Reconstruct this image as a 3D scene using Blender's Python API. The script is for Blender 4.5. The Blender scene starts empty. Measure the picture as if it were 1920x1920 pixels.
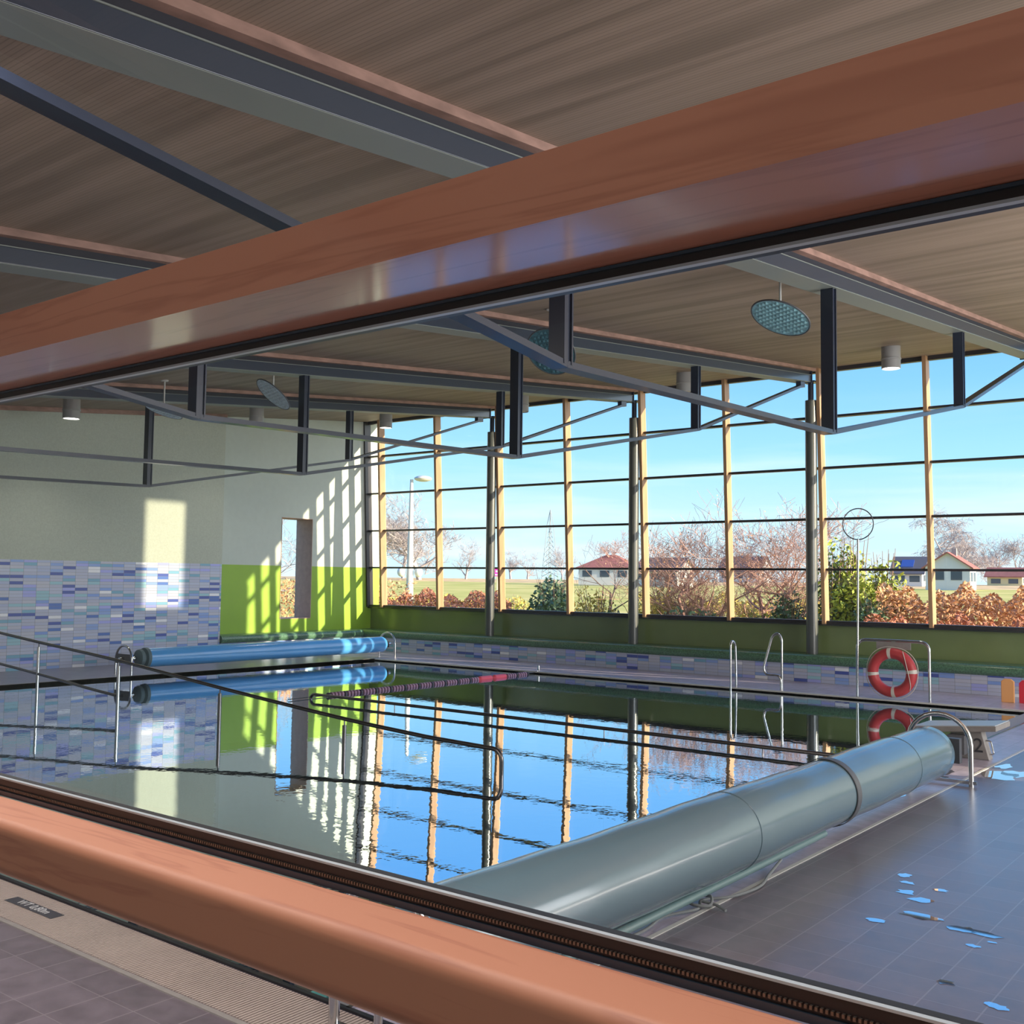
import bpy, math, random
from mathutils import Vector, Matrix
random.seed(7)
PI = math.pi
H = 1.9                      # camera height above the pool deck; z below is measured from the camera
S = bpy.context.scene
COL = S.collection

# ---------------------------------------------------------------- camera, sky, sun, exposure
YAW, PITCH, ROLL, FPX = 0.668132799, 0.0636787343, 0.0124040398, 1971.2
fw = Vector((-math.sin(YAW)*math.cos(PITCH), math.cos(YAW)*math.cos(PITCH), math.sin(PITCH)))
r0 = fw.cross(Vector((0, 0, 1))).normalized(); u0 = r0.cross(fw)
rt = math.cos(ROLL)*r0 + math.sin(ROLL)*u0
up = -math.sin(ROLL)*r0 + math.cos(ROLL)*u0
cd = bpy.data.cameras.new('camera'); cam = bpy.data.objects.new('camera', cd); COL.objects.link(cam)
cd.sensor_width = 36; cd.lens = 36*FPX/1920; cd.clip_start = 0.02; cd.clip_end = 2000
M = Matrix((rt, up, -fw)).transposed().to_4x4(); M.translation = Vector((0, 0, H))
cam.matrix_world = M
S.camera = cam
S.view_settings.view_transform = 'Standard'; S.view_settings.look = 'None'
S.view_settings.gamma = 1; S.view_settings.use_curve_mapping = False
S.view_settings.exposure = 0.35

def at(px, py, D):
    """the real point that lies D metres away along the view axis on the ray of a pixel (z from the camera)"""
    d = (px-960)*rt - (py-960)*up + FPX*fw
    return d*(D/FPX)

SUN_DIR = Vector((-1, -0.21, -0.212)).normalized()
sd = bpy.data.lights.new('sun', 'SUN'); so = bpy.data.objects.new('sun', sd); COL.objects.link(so)
sd.energy = 9.5; sd.color = (1.0, 0.83, 0.57); sd.angle = math.radians(0.4)
so.rotation_euler = SUN_DIR.to_track_quat('-Z', 'Y').to_euler()
so.location = (60, 33, 15)

def area(name, loc, size, sizey, energy, color, rot):
    l = bpy.data.lights.new(name, 'AREA'); o = bpy.data.objects.new(name, l); COL.objects.link(o)
    l.shape = 'RECTANGLE'; l.size = size; l.size_y = sizey; l.energy = energy; l.color = color
    o.location = (loc[0], loc[1], loc[2]+H); o.rotation_euler = rot
    return o
# fill lamps added out of view to brighten the hall, ceiling and near rails
area('right_end_fill', (6.6, 12, 1.3), 3.4, 11, 560, (0.95, 0.96, 1.0), (0, PI/2, 0))
area('deck_up_fill', (-7.0, 1.35, -1.8), 22, 0.6, 28, (1.0, 0.90, 0.80), (PI-0.35, 0, 0))
area('right_end_up_fill', (5.0, 12.5, -1.6), 3.0, 11, 950, (1.0, 0.92, 0.84), (0, PI-0.12, 0))
area('near_hall_fill', (-5.0, 1.5, 2.1), 9.0, 0.5, 210, (1.0, 0.92, 0.86), (0, 0, 0))
area('camera_side_fill', (-0.6, 0.05, 1.95), 3.0, 0.4, 21, (1.0, 0.88, 0.80), (0.12, 0, 0))

w = bpy.data.worlds.new('sky'); S.world = w; w.use_nodes = True
nt = w.node_tree; N = nt.nodes; Lk = nt.links
bg = N['Background']
tc = N.new('ShaderNodeTexCoord'); sx = N.new('ShaderNodeSeparateXYZ'); Lk.new(tc.outputs['Generated'], sx.inputs[0])
cr = N.new('ShaderNodeValToRGB'); Lk.new(sx.outputs['Z'], cr.inputs[0])
e = cr.color_ramp.elements
e[0].position = 0.0; e[0].color = (0.60, 0.82, 0.92, 1)
e[1].position = 1.0; e[1].color = (0.05, 0.20, 0.60, 1)
for p, c in ((0.05, (0.56, 0.82, 0.97, 1)), (0.11, (0.36, 0.72, 0.98, 1)), (0.20, (0.20, 0.53, 0.98, 1)), (0.32, (0.12, 0.42, 0.95, 1)), (0.55, (0.10, 0.36, 0.85, 1))):
    k = e.new(p); k.color = c
mp = N.new('ShaderNodeMapping'); Lk.new(tc.outputs['Generated'], mp.inputs[0]); mp.inputs['Scale'].default_value = (2.0, 2.0, 22)
nz = N.new('ShaderNodeTexNoise'); nz.inputs['Scale'].default_value = 1.6; nz.inputs['Detail'].default_value = 6; Lk.new(mp.outputs[0], nz.inputs['Vector'])
c2 = N.new('ShaderNodeValToRGB'); Lk.new(nz.outputs['Fac'], c2.inputs[0])
c2.color_ramp.elements[0].position = 0.48; c2.color_ramp.elements[0].color = (0, 0, 0, 1)
c2.color_ramp.elements[1].position = 0.72; c2.color_ramp.elements[1].color = (0.8, 0.8, 0.8, 1)
c3 = N.new('ShaderNodeValToRGB'); Lk.new(sx.outputs['Z'], c3.inputs[0])
c3.color_ramp.elements[0].position = 0.02; c3.color_ramp.elements[0].color = (1, 1, 1, 1)
c3.color_ramp.elements[1].position = 0.16; c3.color_ramp.elements[1].color = (0.05, 0.05, 0.05, 1)
mu = N.new('ShaderNodeMath'); mu.operation = 'MULTIPLY'; Lk.new(c2.outputs[0], mu.inputs[0]); Lk.new(c3.outputs[0], mu.inputs[1])
mx = N.new('ShaderNodeMix'); mx.data_type = 'RGBA'; Lk.new(mu.outputs[0], mx.inputs[0]); Lk.new(cr.outputs[0], mx.inputs[6]); mx.inputs[7].default_value = (0.85, 0.95, 1.0, 1)
# the haze round the low sun
gd = N.new('ShaderNodeVectorMath'); gd.operation = 'DOT_PRODUCT'; Lk.new(tc.outputs['Generated'], gd.inputs[0]); gd.inputs[1].default_value = tuple(-SUN_DIR)
gp = N.new('ShaderNodeMapRange'); gp.inputs['From Min'].default_value = 0.55; gp.inputs['From Max'].default_value = 1.0; gp.inputs['To Max'].default_value = 2.5
Lk.new(gd.outputs['Value'], gp.inputs[0])
gm = N.new('ShaderNodeVectorMath'); gm.operation = 'SCALE'; gm.inputs[0].default_value = (1.0, 0.93, 0.8); Lk.new(gp.outputs[0], gm.inputs['Scale'])
ga = N.new('ShaderNodeVectorMath'); ga.operation = 'ADD'; Lk.new(mx.outputs[2], ga.inputs[0]); Lk.new(gm.outputs[0], ga.inputs[1])
Lk.new(ga.outputs[0], bg.inputs['Color']); bg.inputs['Strength'].default_value = 1.0

# ---------------------------------------------------------------- materials
def newmat(name):
    m = bpy.data.materials.new(name); m.use_nodes = True
    return m, m.node_tree.nodes, m.node_tree.links, m.node_tree.nodes['Principled BSDF']
def pm(name, col, rough=0.5, metal=0.0, noise=0.0, nscale=8.0, stretch=(1, 1, 1), bump=0.0, bscale=60, spec=0.5, coat=0.0, col2=None):
    m, n, l, b = newmat(name)
    b.inputs['Roughness'].default_value = rough; b.inputs['Metallic'].default_value = metal
    b.inputs['Specular IOR Level'].default_value = spec; b.inputs['Coat Weight'].default_value = coat
    b.inputs['Coat Roughness'].default_value = 0.12
    b.inputs['Base Color'].default_value = (*col, 1)
    g = n.new('ShaderNodeNewGeometry')
    if noise or col2:
        mpn = n.new('ShaderNodeMapping'); mpn.inputs['Scale'].default_value = stretch; l.new(g.outputs['Position'], mpn.inputs[0])
        t = n.new('ShaderNodeTexNoise'); t.inputs['Scale'].default_value = nscale; t.inputs['Detail'].default_value = 5; l.new(mpn.outputs[0], t.inputs['Vector'])
        r = n.new('ShaderNodeValToRGB'); l.new(t.outputs['Fac'], r.inputs[0])
        a = tuple(max(0, c*(1-noise)) for c in col); bb = col2 or tuple(min(1, c*(1+noise)) for c in col)
        r.color_ramp.elements[0].position = 0.32; r.color_ramp.elements[0].color = (*a, 1)
        r.color_ramp.elements[1].position = 0.68; r.color_ramp.elements[1].color = (*bb, 1)
        l.new(r.outputs[0], b.inputs['Base Color'])
    if bump:
        t2 = n.new('ShaderNodeTexNoise'); t2.inputs['Scale'].default_value = bscale; l.new(g.outputs['Position'], t2.inputs['Vector'])
        bp = n.new('ShaderNodeBump'); bp.inputs['Strength'].default_value = bump; bp.inputs['Distance'].default_value = 0.01
        l.new(t2.outputs['Fac'], bp.inputs['Height']); l.new(bp.outputs[0], b.inputs['Normal'])
    return m
def fract_line(n, l, src, scale, width, off=0.0):
    """1 inside a joint of the given width share, 0 elsewhere"""
    a = n.new('ShaderNodeMath'); a.operation = 'MULTIPLY_ADD'; a.inputs[1].default_value = 1.0/scale; a.inputs[2].default_value = off/scale+1000; l.new(src, a.inputs[0])
    f = n.new('ShaderNodeMath'); f.operation = 'FRACT'; l.new(a.outputs[0], f.inputs[0])
    c = n.new('ShaderNodeMath'); c.operation = 'LESS_THAN'; l.new(f.outputs[0], c.inputs[0]); c.inputs[1].default_value = width
    fl = n.new('ShaderNodeMath'); fl.operation = 'FLOOR'; l.new(a.outputs[0], fl.inputs[0])
    return c.outputs[0], fl.outputs[0]
def mosaic(name, axis, top=9.0):
    m, n, l, b = newmat(name)
    g = n.new('ShaderNodeNewGeometry'); sp = n.new('ShaderNodeSeparateXYZ'); l.new(g.outputs['Position'], sp.inputs[0])
    j1, f1 = fract_line(n, l, sp.outputs[axis], 0.27, 0.022)
    j2, f2 = fract_line(n, l, sp.outputs['Z'], 0.062, 0.07)
    cx = n.new('ShaderNodeCombineXYZ'); l.new(f1, cx.inputs[0]); l.new(f2, cx.inputs[1])
    wn = n.new('ShaderNodeTexWhiteNoise'); wn.noise_dimensions = '2D'; l.new(cx.outputs[0], wn.inputs['Vector'])
    r = n.new('ShaderNodeValToRGB'); r.color_ramp.interpolation = 'CONSTANT'; l.new(wn.outputs['Value'], r.inputs[0])
    cols = [(0, (0.34, 0.37, 0.44)), (0.22, (0.36, 0.40, 0.47)), (0.38, (0.31, 0.36, 0.46)), (0.50, (0.38, 0.40, 0.44)), (0.62, (0.20, 0.30, 0.50)), (0.70, (0.055, 0.085, 0.28)),
            (0.745, (0.15, 0.32, 0.40)), (0.80, (0.28, 0.31, 0.55)), (0.86, (0.24, 0.42, 0.45)), (0.90, (0.62, 0.64, 0.66)), (0.94, (0.17, 0.27, 0.50)), (0.965, (0.07, 0.14, 0.36))]
    el = r.color_ramp.elements
    cols = [(p, (min(1, c[0]*1.45), min(1, c[1]*1.45), min(1, c[2]*1.6))) for p, c in cols]
    el[0].position = 0; el[0].color = (*cols[0][1], 1); el[1].position = cols[1][0]; el[1].color = (*cols[1][1], 1)
    for p, c in cols[2:]:
        k = el.new(p); k.color = (*c, 1)
    mxj = n.new('ShaderNodeMath'); mxj.operation = 'MAXIMUM'; l.new(j1, mxj.inputs[0]); l.new(j2, mxj.inputs[1])
    mm = n.new('ShaderNodeMix'); mm.data_type = 'RGBA'; l.new(mxj.outputs[0], mm.inputs[0]); l.new(r.outputs[0], mm.inputs[6]); mm.inputs[7].default_value = (0.25, 0.27, 0.32, 1)
    l.new(mm.outputs[2], b.inputs['Base Color']); b.inputs['Roughness'].default_value = 0.35
    return m
def floor_tiles(name, col, joint):
    m, n, l, b = newmat(name)
    g = n.new('ShaderNodeNewGeometry'); sp = n.new('ShaderNodeSeparateXYZ'); l.new(g.outputs['Position'], sp.inputs[0])
    j1, f1 = fract_line(n, l, sp.outputs['X'], 0.2615, 0.03, 2.103)
    j2, f2 = fract_line(n, l, sp.outputs['Y'], 0.265, 0.018, -0.04)
    cx = n.new('ShaderNodeCombineXYZ'); l.new(f1, cx.inputs[0]); l.new(f2, cx.inputs[1])
    wn = n.new('ShaderNodeTexWhiteNoise'); wn.noise_dimensions = '2D'; l.new(cx.outputs[0], wn.inputs['Vector'])
    t = n.new('ShaderNodeTexNoise'); t.inputs['Scale'].default_value = 9; t.inputs['Detail'].default_value = 6; l.new(g.outputs['Position'], t.inputs['Vector'])
    ad = n.new('ShaderNodeMath'); ad.operation = 'MULTIPLY_ADD'; ad.inputs[1].default_value = 0.25; l.new(wn.outputs['Value'], ad.inputs[0]); l.new(t.outputs['Fac'], ad.inputs[2])
    r = n.new('ShaderNodeValToRGB'); l.new(ad.outputs[0], r.inputs[0])
    r.color_ramp.elements[0].position = 0.38; r.color_ramp.elements[0].color = (*[c*0.78 for c in col], 1)
    r.color_ramp.elements[1].position = 0.86; r.color_ramp.elements[1].color = (*[c*1.22 for c in col], 1)
    mxj = n.new('ShaderNodeMath'); mxj.operation = 'MAXIMUM'; l.new(j1, mxj.inputs[0]); l.new(j2, mxj.inputs[1])
    mm = n.new('ShaderNodeMix'); mm.data_type = 'RGBA'; l.new(mxj.outputs[0], mm.inputs[0]); l.new(r.outputs[0], mm.inputs[6]); mm.inputs[7].default_value = (*joint, 1)
    l.new(mm.outputs[2], b.inputs['Base Color']); b.inputs['Roughness'].default_value = 0.33; b.inputs['Specular IOR Level'].default_value = 0.9; b.inputs['Coat Weight'].default_value = 0.55; b.inputs['Coat IOR'].default_value = 1.8; b.inputs['Coat Roughness'].default_value = 0.25
    mr = n.new('ShaderNodeMapRange'); mr.inputs['To Min'].default_value = 0.26; mr.inputs['To Max'].default_value = 0.46; l.new(t.outputs['Fac'], mr.inputs[0]); l.new(mr.outputs[0], b.inputs['Roughness'])
    bp = n.new('ShaderNodeBump'); bp.inputs['Strength'].default_value = 0.25; bp.inputs['Distance'].default_value = 0.004; bp.invert = True
    l.new(mxj.outputs[0], bp.inputs['Height']); l.new(bp.outputs[0], b.inputs['Normal'])
    return m
def wood(name, c1, c2, scale, stretch, rough=0.45, coat=0.0, line=None, distort=2.0, bands='X', nmix=0.5):
    m, n, l, b = newmat(name)
    g = n.new('ShaderNodeNewGeometry'); mpn = n.new('ShaderNodeMapping'); mpn.inputs['Scale'].default_value = stretch; l.new(g.outputs['Position'], mpn.inputs[0])
    wv = n.new('ShaderNodeTexNoise'); wv.inputs['Scale'].default_value = scale; wv.inputs['Detail'].default_value = 6; wv.inputs['Distortion'].default_value = distort; l.new(mpn.outputs[0], wv.inputs['Vector'])
    r = n.new('ShaderNodeValToRGB'); l.new(wv.outputs['Fac'], r.inputs[0])
    r.color_ramp.elements[0].position = 0.36; r.color_ramp.elements[0].color = (*c1, 1); r.color_ramp.elements[1].position = 0.62; r.color_ramp.elements[1].color = (*c2, 1)
    out = r.outputs[0]
    if line:
        sp = n.new('ShaderNodeSeparateXYZ'); l.new(g.outputs['Position'], sp.inputs[0])
        j, f = fract_line(n, l, sp.outputs[line[0]], line[1], line[2])
        mm = n.new('ShaderNodeMix'); mm.data_type = 'RGBA'; l.new(out, mm.inputs[6]); mm.inputs[7].default_value = (*[c*0.45 for c in c1], 1)
        sc = n.new('ShaderNodeMath'); sc.operation = 'MULTIPLY'; sc.inputs[1].default_value = line[3]; l.new(j, sc.inputs[0]); l.new(sc.outputs[0], mm.inputs[0]); out = mm.outputs[2]
    l.new(out, b.inputs['Base Color']); b.inputs['Roughness'].default_value = rough; b.inputs['Coat Weight'].default_value = coat; b.inputs['Coat Roughness'].default_value = 0.16
    return m
def grain(name, c1, c2, rough, coat):
    """straight-grained planed timber with a faint flame figure along x"""
    m, n, l, b = newmat(name)
    g = n.new('ShaderNodeNewGeometry'); mpn = n.new('ShaderNodeMapping'); mpn.inputs['Scale'].default_value = (1.6, 22.0, 26.0); l.new(g.outputs['Position'], mpn.inputs[0])
    wv = n.new('ShaderNodeTexNoise'); wv.inputs['Scale'].default_value = 1.0; wv.inputs['Detail'].default_value = 3; wv.inputs['Distortion'].default_value = 0.6
    l.new(mpn.outputs[0], wv.inputs['Vector'])
    mu_ = n.new('ShaderNodeMath'); mu_.operation = 'MULTIPLY'; mu_.inputs[1].default_value = 9.0; l.new(wv.outputs['Fac'], mu_.inputs[0])
    pp = n.new('ShaderNodeMath'); pp.operation = 'PINGPONG'; pp.inputs[1].default_value = 1.0; l.new(mu_.outputs[0], pp.inputs[0])
    r = n.new('ShaderNodeValToRGB'); l.new(pp.outputs[0], r.inputs[0])
    r.color_ramp.elements[0].position = 0.0; r.color_ramp.elements[0].color = (*c2, 1); r.color_ramp.elements[1].position = 0.35; r.color_ramp.elements[1].color = (*c1, 1)
    l.new(r.outputs[0], b.inputs['Base Color']); b.inputs['Roughness'].default_value = rough; b.inputs['Coat Weight'].default_value = coat; b.inputs['Coat Roughness'].default_value = 0.09; b.inputs['Coat IOR'].default_value = 1.9
    return m
def schlick(n, l, ior, cap=0.9):
    r0_ = ((ior-1)/(ior+1))**2
    lw = n.new('ShaderNodeLayerWeight'); lw.inputs['Blend'].default_value = 0.5
    pw = n.new('ShaderNodeMath'); pw.operation = 'POWER'; pw.inputs[1].default_value = 5; l.new(lw.outputs['Facing'], pw.inputs[0])
    mr = n.new('ShaderNodeMapRange'); mr.inputs['To Min'].default_value = r0_; mr.inputs['To Max'].default_value = cap; l.new(pw.outputs[0], mr.inputs[0])
    return mr.outputs[0]
def glassmat(name, ior=1.45, tint=(1, 1, 1), refl=1.0, rough=0.0):
    m, n, l, b = newmat(name); n.remove(b)
    o = n['Material Output']; t = n.new('ShaderNodeBsdfTransparent'); t.inputs[0].default_value = (*tint, 1)
    gl = n.new('ShaderNodeBsdfGlossy'); gl.inputs['Roughness'].default_value = rough; gl.inputs['Color'].default_value = (refl, refl, refl, 1)
    f = schlick(n, l, ior)
    mm = n.new('ShaderNodeMixShader'); l.new(f, mm.inputs[0]); l.new(t.outputs[0], mm.inputs[1]); l.new(gl.outputs[0], mm.inputs[2]); l.new(mm.outputs[0], o.inputs[0])
    return m
def emit(name, col, s):
    m, n, l, b = newmat(name); b.inputs['Emission Color'].default_value = (*col, 1); b.inputs['Emission Strength'].default_value = s; b.inputs['Base Color'].default_value = (*col, 1)
    return m

TILE_Y = mosaic('mosaic_end_wall', 'Y'); TILE_X = mosaic('mosaic_bench', 'X')
FLOOR = floor_tiles('deck_tiles', (0.175, 0.145, 0.18), (0.27, 0.235, 0.27))
STUCCO = pm('grey_green_stucco', (0.48, 0.53, 0.46), 0.85, noise=0.06, nscale=30, bump=0.5, bscale=70)
PLASTER = pm('pale_green_plaster', (0.53, 0.60, 0.56), 0.7, noise=0.02)
GREEN = pm('lime_green_paint', (0.27, 0.47, 0.045), 0.45, noise=0.03, nscale=3)
OLIVE = pm('green_parapet_paint', (0.19, 0.25, 0.10), 0.22, noise=0.03, nscale=3, coat=0.3)
NOSE = pm('dark_green_mosaic', (0.085, 0.19, 0.115), 0.3, noise=0.45, nscale=38, coat=0.2)
CEIL = wood('ceiling_slats', (0.215, 0.162, 0.125), (0.325, 0.245, 0.195), 2.4, (0.12, 2.2, 1), 0.6, line=('Y', 0.032, 0.22, 0.35), distort=0.4)
BATTEN = pm('reddish_batten', (0.33, 0.20, 0.165), 0.55, noise=0.25, nscale=10, stretch=(1, 0.4, 1))
STEEL = pm('slate_blue_steel', (0.028, 0.043, 0.073), 0.3, metal=0.0, coat=0.6)
STEEL_D = pm('recess_shade', (0.012, 0.016, 0.03), 0.6)  # shadow gap above the beam, its shade put into the colour
TRUSS = pm('dark_truss_steel', (0.018, 0.027, 0.055), 0.35, coat=0.25)
BEAMU = pm('beam_underside_grey', (0.22, 0.25, 0.24), 0.5)
COLM = pm('anthracite_column_paint', (0.075, 0.085, 0.085), 0.3, coat=0.3)
LARCH = wood('mullion_timber', (0.36, 0.21, 0.11), (0.46, 0.28, 0.155), 3.0, (1, 1, 0.15), 0.5)
FRAME = pm('dark_window_profile', (0.03, 0.028, 0.035), 0.35)
SILL = pm('dark_sill', (0.02, 0.025, 0.03), 0.25, coat=0.4)
CHROME = pm('polished_stainless', (0.62, 0.62, 0.63), 0.16, metal=1.0)
RAILM = pm('brushed_dark_stainless', (0.22, 0.20, 0.20), 0.25, metal=1.0)
GREYP = pm('grey_plastic', (0.10, 0.105, 0.12), 0.45)
WHITE = pm('white_enamel', (0.62, 0.62, 0.60), 0.4)
COVER = pm('silver_blue_cover_film', (0.13, 0.21, 0.26), 0.24, noise=0.08, nscale=1.2, stretch=(1, 0.3, 1), coat=0.5)
COVERB = pm('bright_blue_cover_film', (0.09, 0.36, 0.78), 0.22, noise=0.06, nscale=1.2, stretch=(1, 0.3, 1), coat=0.5)
REDP = pm('lifebuoy_red', (0.52, 0.05, 0.06), 0.42)
BAND = pm('lifebuoy_white', (0.70, 0.66, 0.60), 0.5)
CONC = pm('grey_concrete', (0.30, 0.28, 0.27), 0.6, noise=0.08, nscale=12)
BLKTOP = pm('pale_ribbed_top', (0.50, 0.53, 0.56), 0.3)
BLACK = pm('black_rubber', (0.008, 0.008, 0.012), 0.35)
GLASS = glassmat('window_glass', 1.35)
GLASSN = glassmat('partition_glass', 1.28)
POOLT = floor_tiles('pool_tiles', (0.05, 0.30, 0.30), (0.04, 0.22, 0.22))
REDWOOD = grain('red_brown_timber', (0.46, 0.19, 0.12), (0.38, 0.145, 0.09), 0.35, 0.8)
REDWOODM = grain('matt_red_brown_timber', (0.50, 0.215, 0.13), (0.42, 0.165, 0.10), 0.55, 0.0)  # uncoated, rougher and slightly lighter than the top rail timber
GRATE = pm('beige_grating', (0.46, 0.385, 0.35), 0.5, noise=0.06, nscale=3)
GRATEW = pm('pale_grating', (0.42, 0.42, 0.46), 0.4)
ROPE = pm('grey_rope', (0.22, 0.24, 0.25), 0.8)
PIPEG = pm('grey_green_edge_tube', (0.16, 0.26, 0.27), 0.35)

def watermat():
    m, n, l, b = newmat('pool_water'); n.remove(b); o = n['Material Output']
    g = n.new('ShaderNodeNewGeometry')
    mp1 = n.new('ShaderNodeMapping'); mp1.inputs['Scale'].default_value = (1, 1, 1); l.new(g.outputs['Position'], mp1.inputs[0])
    t = n.new('ShaderNodeTexNoise'); t.inputs['Scale'].default_value = 7.0; t.inputs['Detail'].default_value = 2.5; l.new(mp1.outputs[0], t.inputs['Vector'])
    t2 = n.new('ShaderNodeTexNoise'); t2.inputs['Scale'].default_value = 0.35; t2.inputs['Detail'].default_value = 1; l.new(g.outputs['Position'], t2.inputs['Vector'])
    # calmer at the far side, livelier towards the near side: wind ripple patches
    mr = n.new('ShaderNodeMapRange'); mr.inputs['From Min'].default_value = 0.35; mr.inputs['From Max'].default_value = 0.7; mr.inputs['To Min'].default_value = 0.25; mr.inputs['To Max'].default_value = 1.0; l.new(t2.outputs['Fac'], mr.inputs[0])
    ml = n.new('ShaderNodeMath'); ml.operation = 'MULTIPLY'; l.new(t.outputs['Fac'], ml.inputs[0]); l.new(mr.outputs[0], ml.inputs[1])
    bp = n.new('ShaderNodeBump'); bp.inputs['Strength'].default_value = 1.0; bp.inputs['Distance'].default_value = 0.0011; l.new(ml.outputs[0], bp.inputs['Height'])
    gl = n.new('ShaderNodeBsdfGlossy'); gl.inputs['Roughness'].default_value = 0.012; gl.inputs['Color'].default_value = (0.84, 0.93, 1.0, 1); l.new(bp.outputs[0], gl.inputs['Normal'])
    tr = n.new('ShaderNodeBsdfTransparent'); tr.inputs[0].default_value = (0.55, 0.85, 0.85, 1)
    f = n.new('ShaderNodeFresnel'); f.inputs['IOR'].default_value = 2.6; l.new(bp.outputs[0], f.inputs['Normal'])
    mr2 = n.new('ShaderNodeMapRange'); mr2.inputs['From Min'].default_value = 0.2; mr2.inputs['From Max'].default_value = 0.75; mr2.inputs['To Min'].default_value = 0.74; mr2.inputs['To Max'].default_value = 0.97; l.new(f.outputs[0], mr2.inputs[0])
    mm = n.new('ShaderNodeMixShader'); l.new(mr2.outputs[0], mm.inputs[0]); l.new(tr.outputs[0], mm.inputs[1]); l.new(gl.outputs[0], mm.inputs[2]); l.new(mm.outputs[0], o.inputs[0])
    return m
WATER = watermat()

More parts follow.
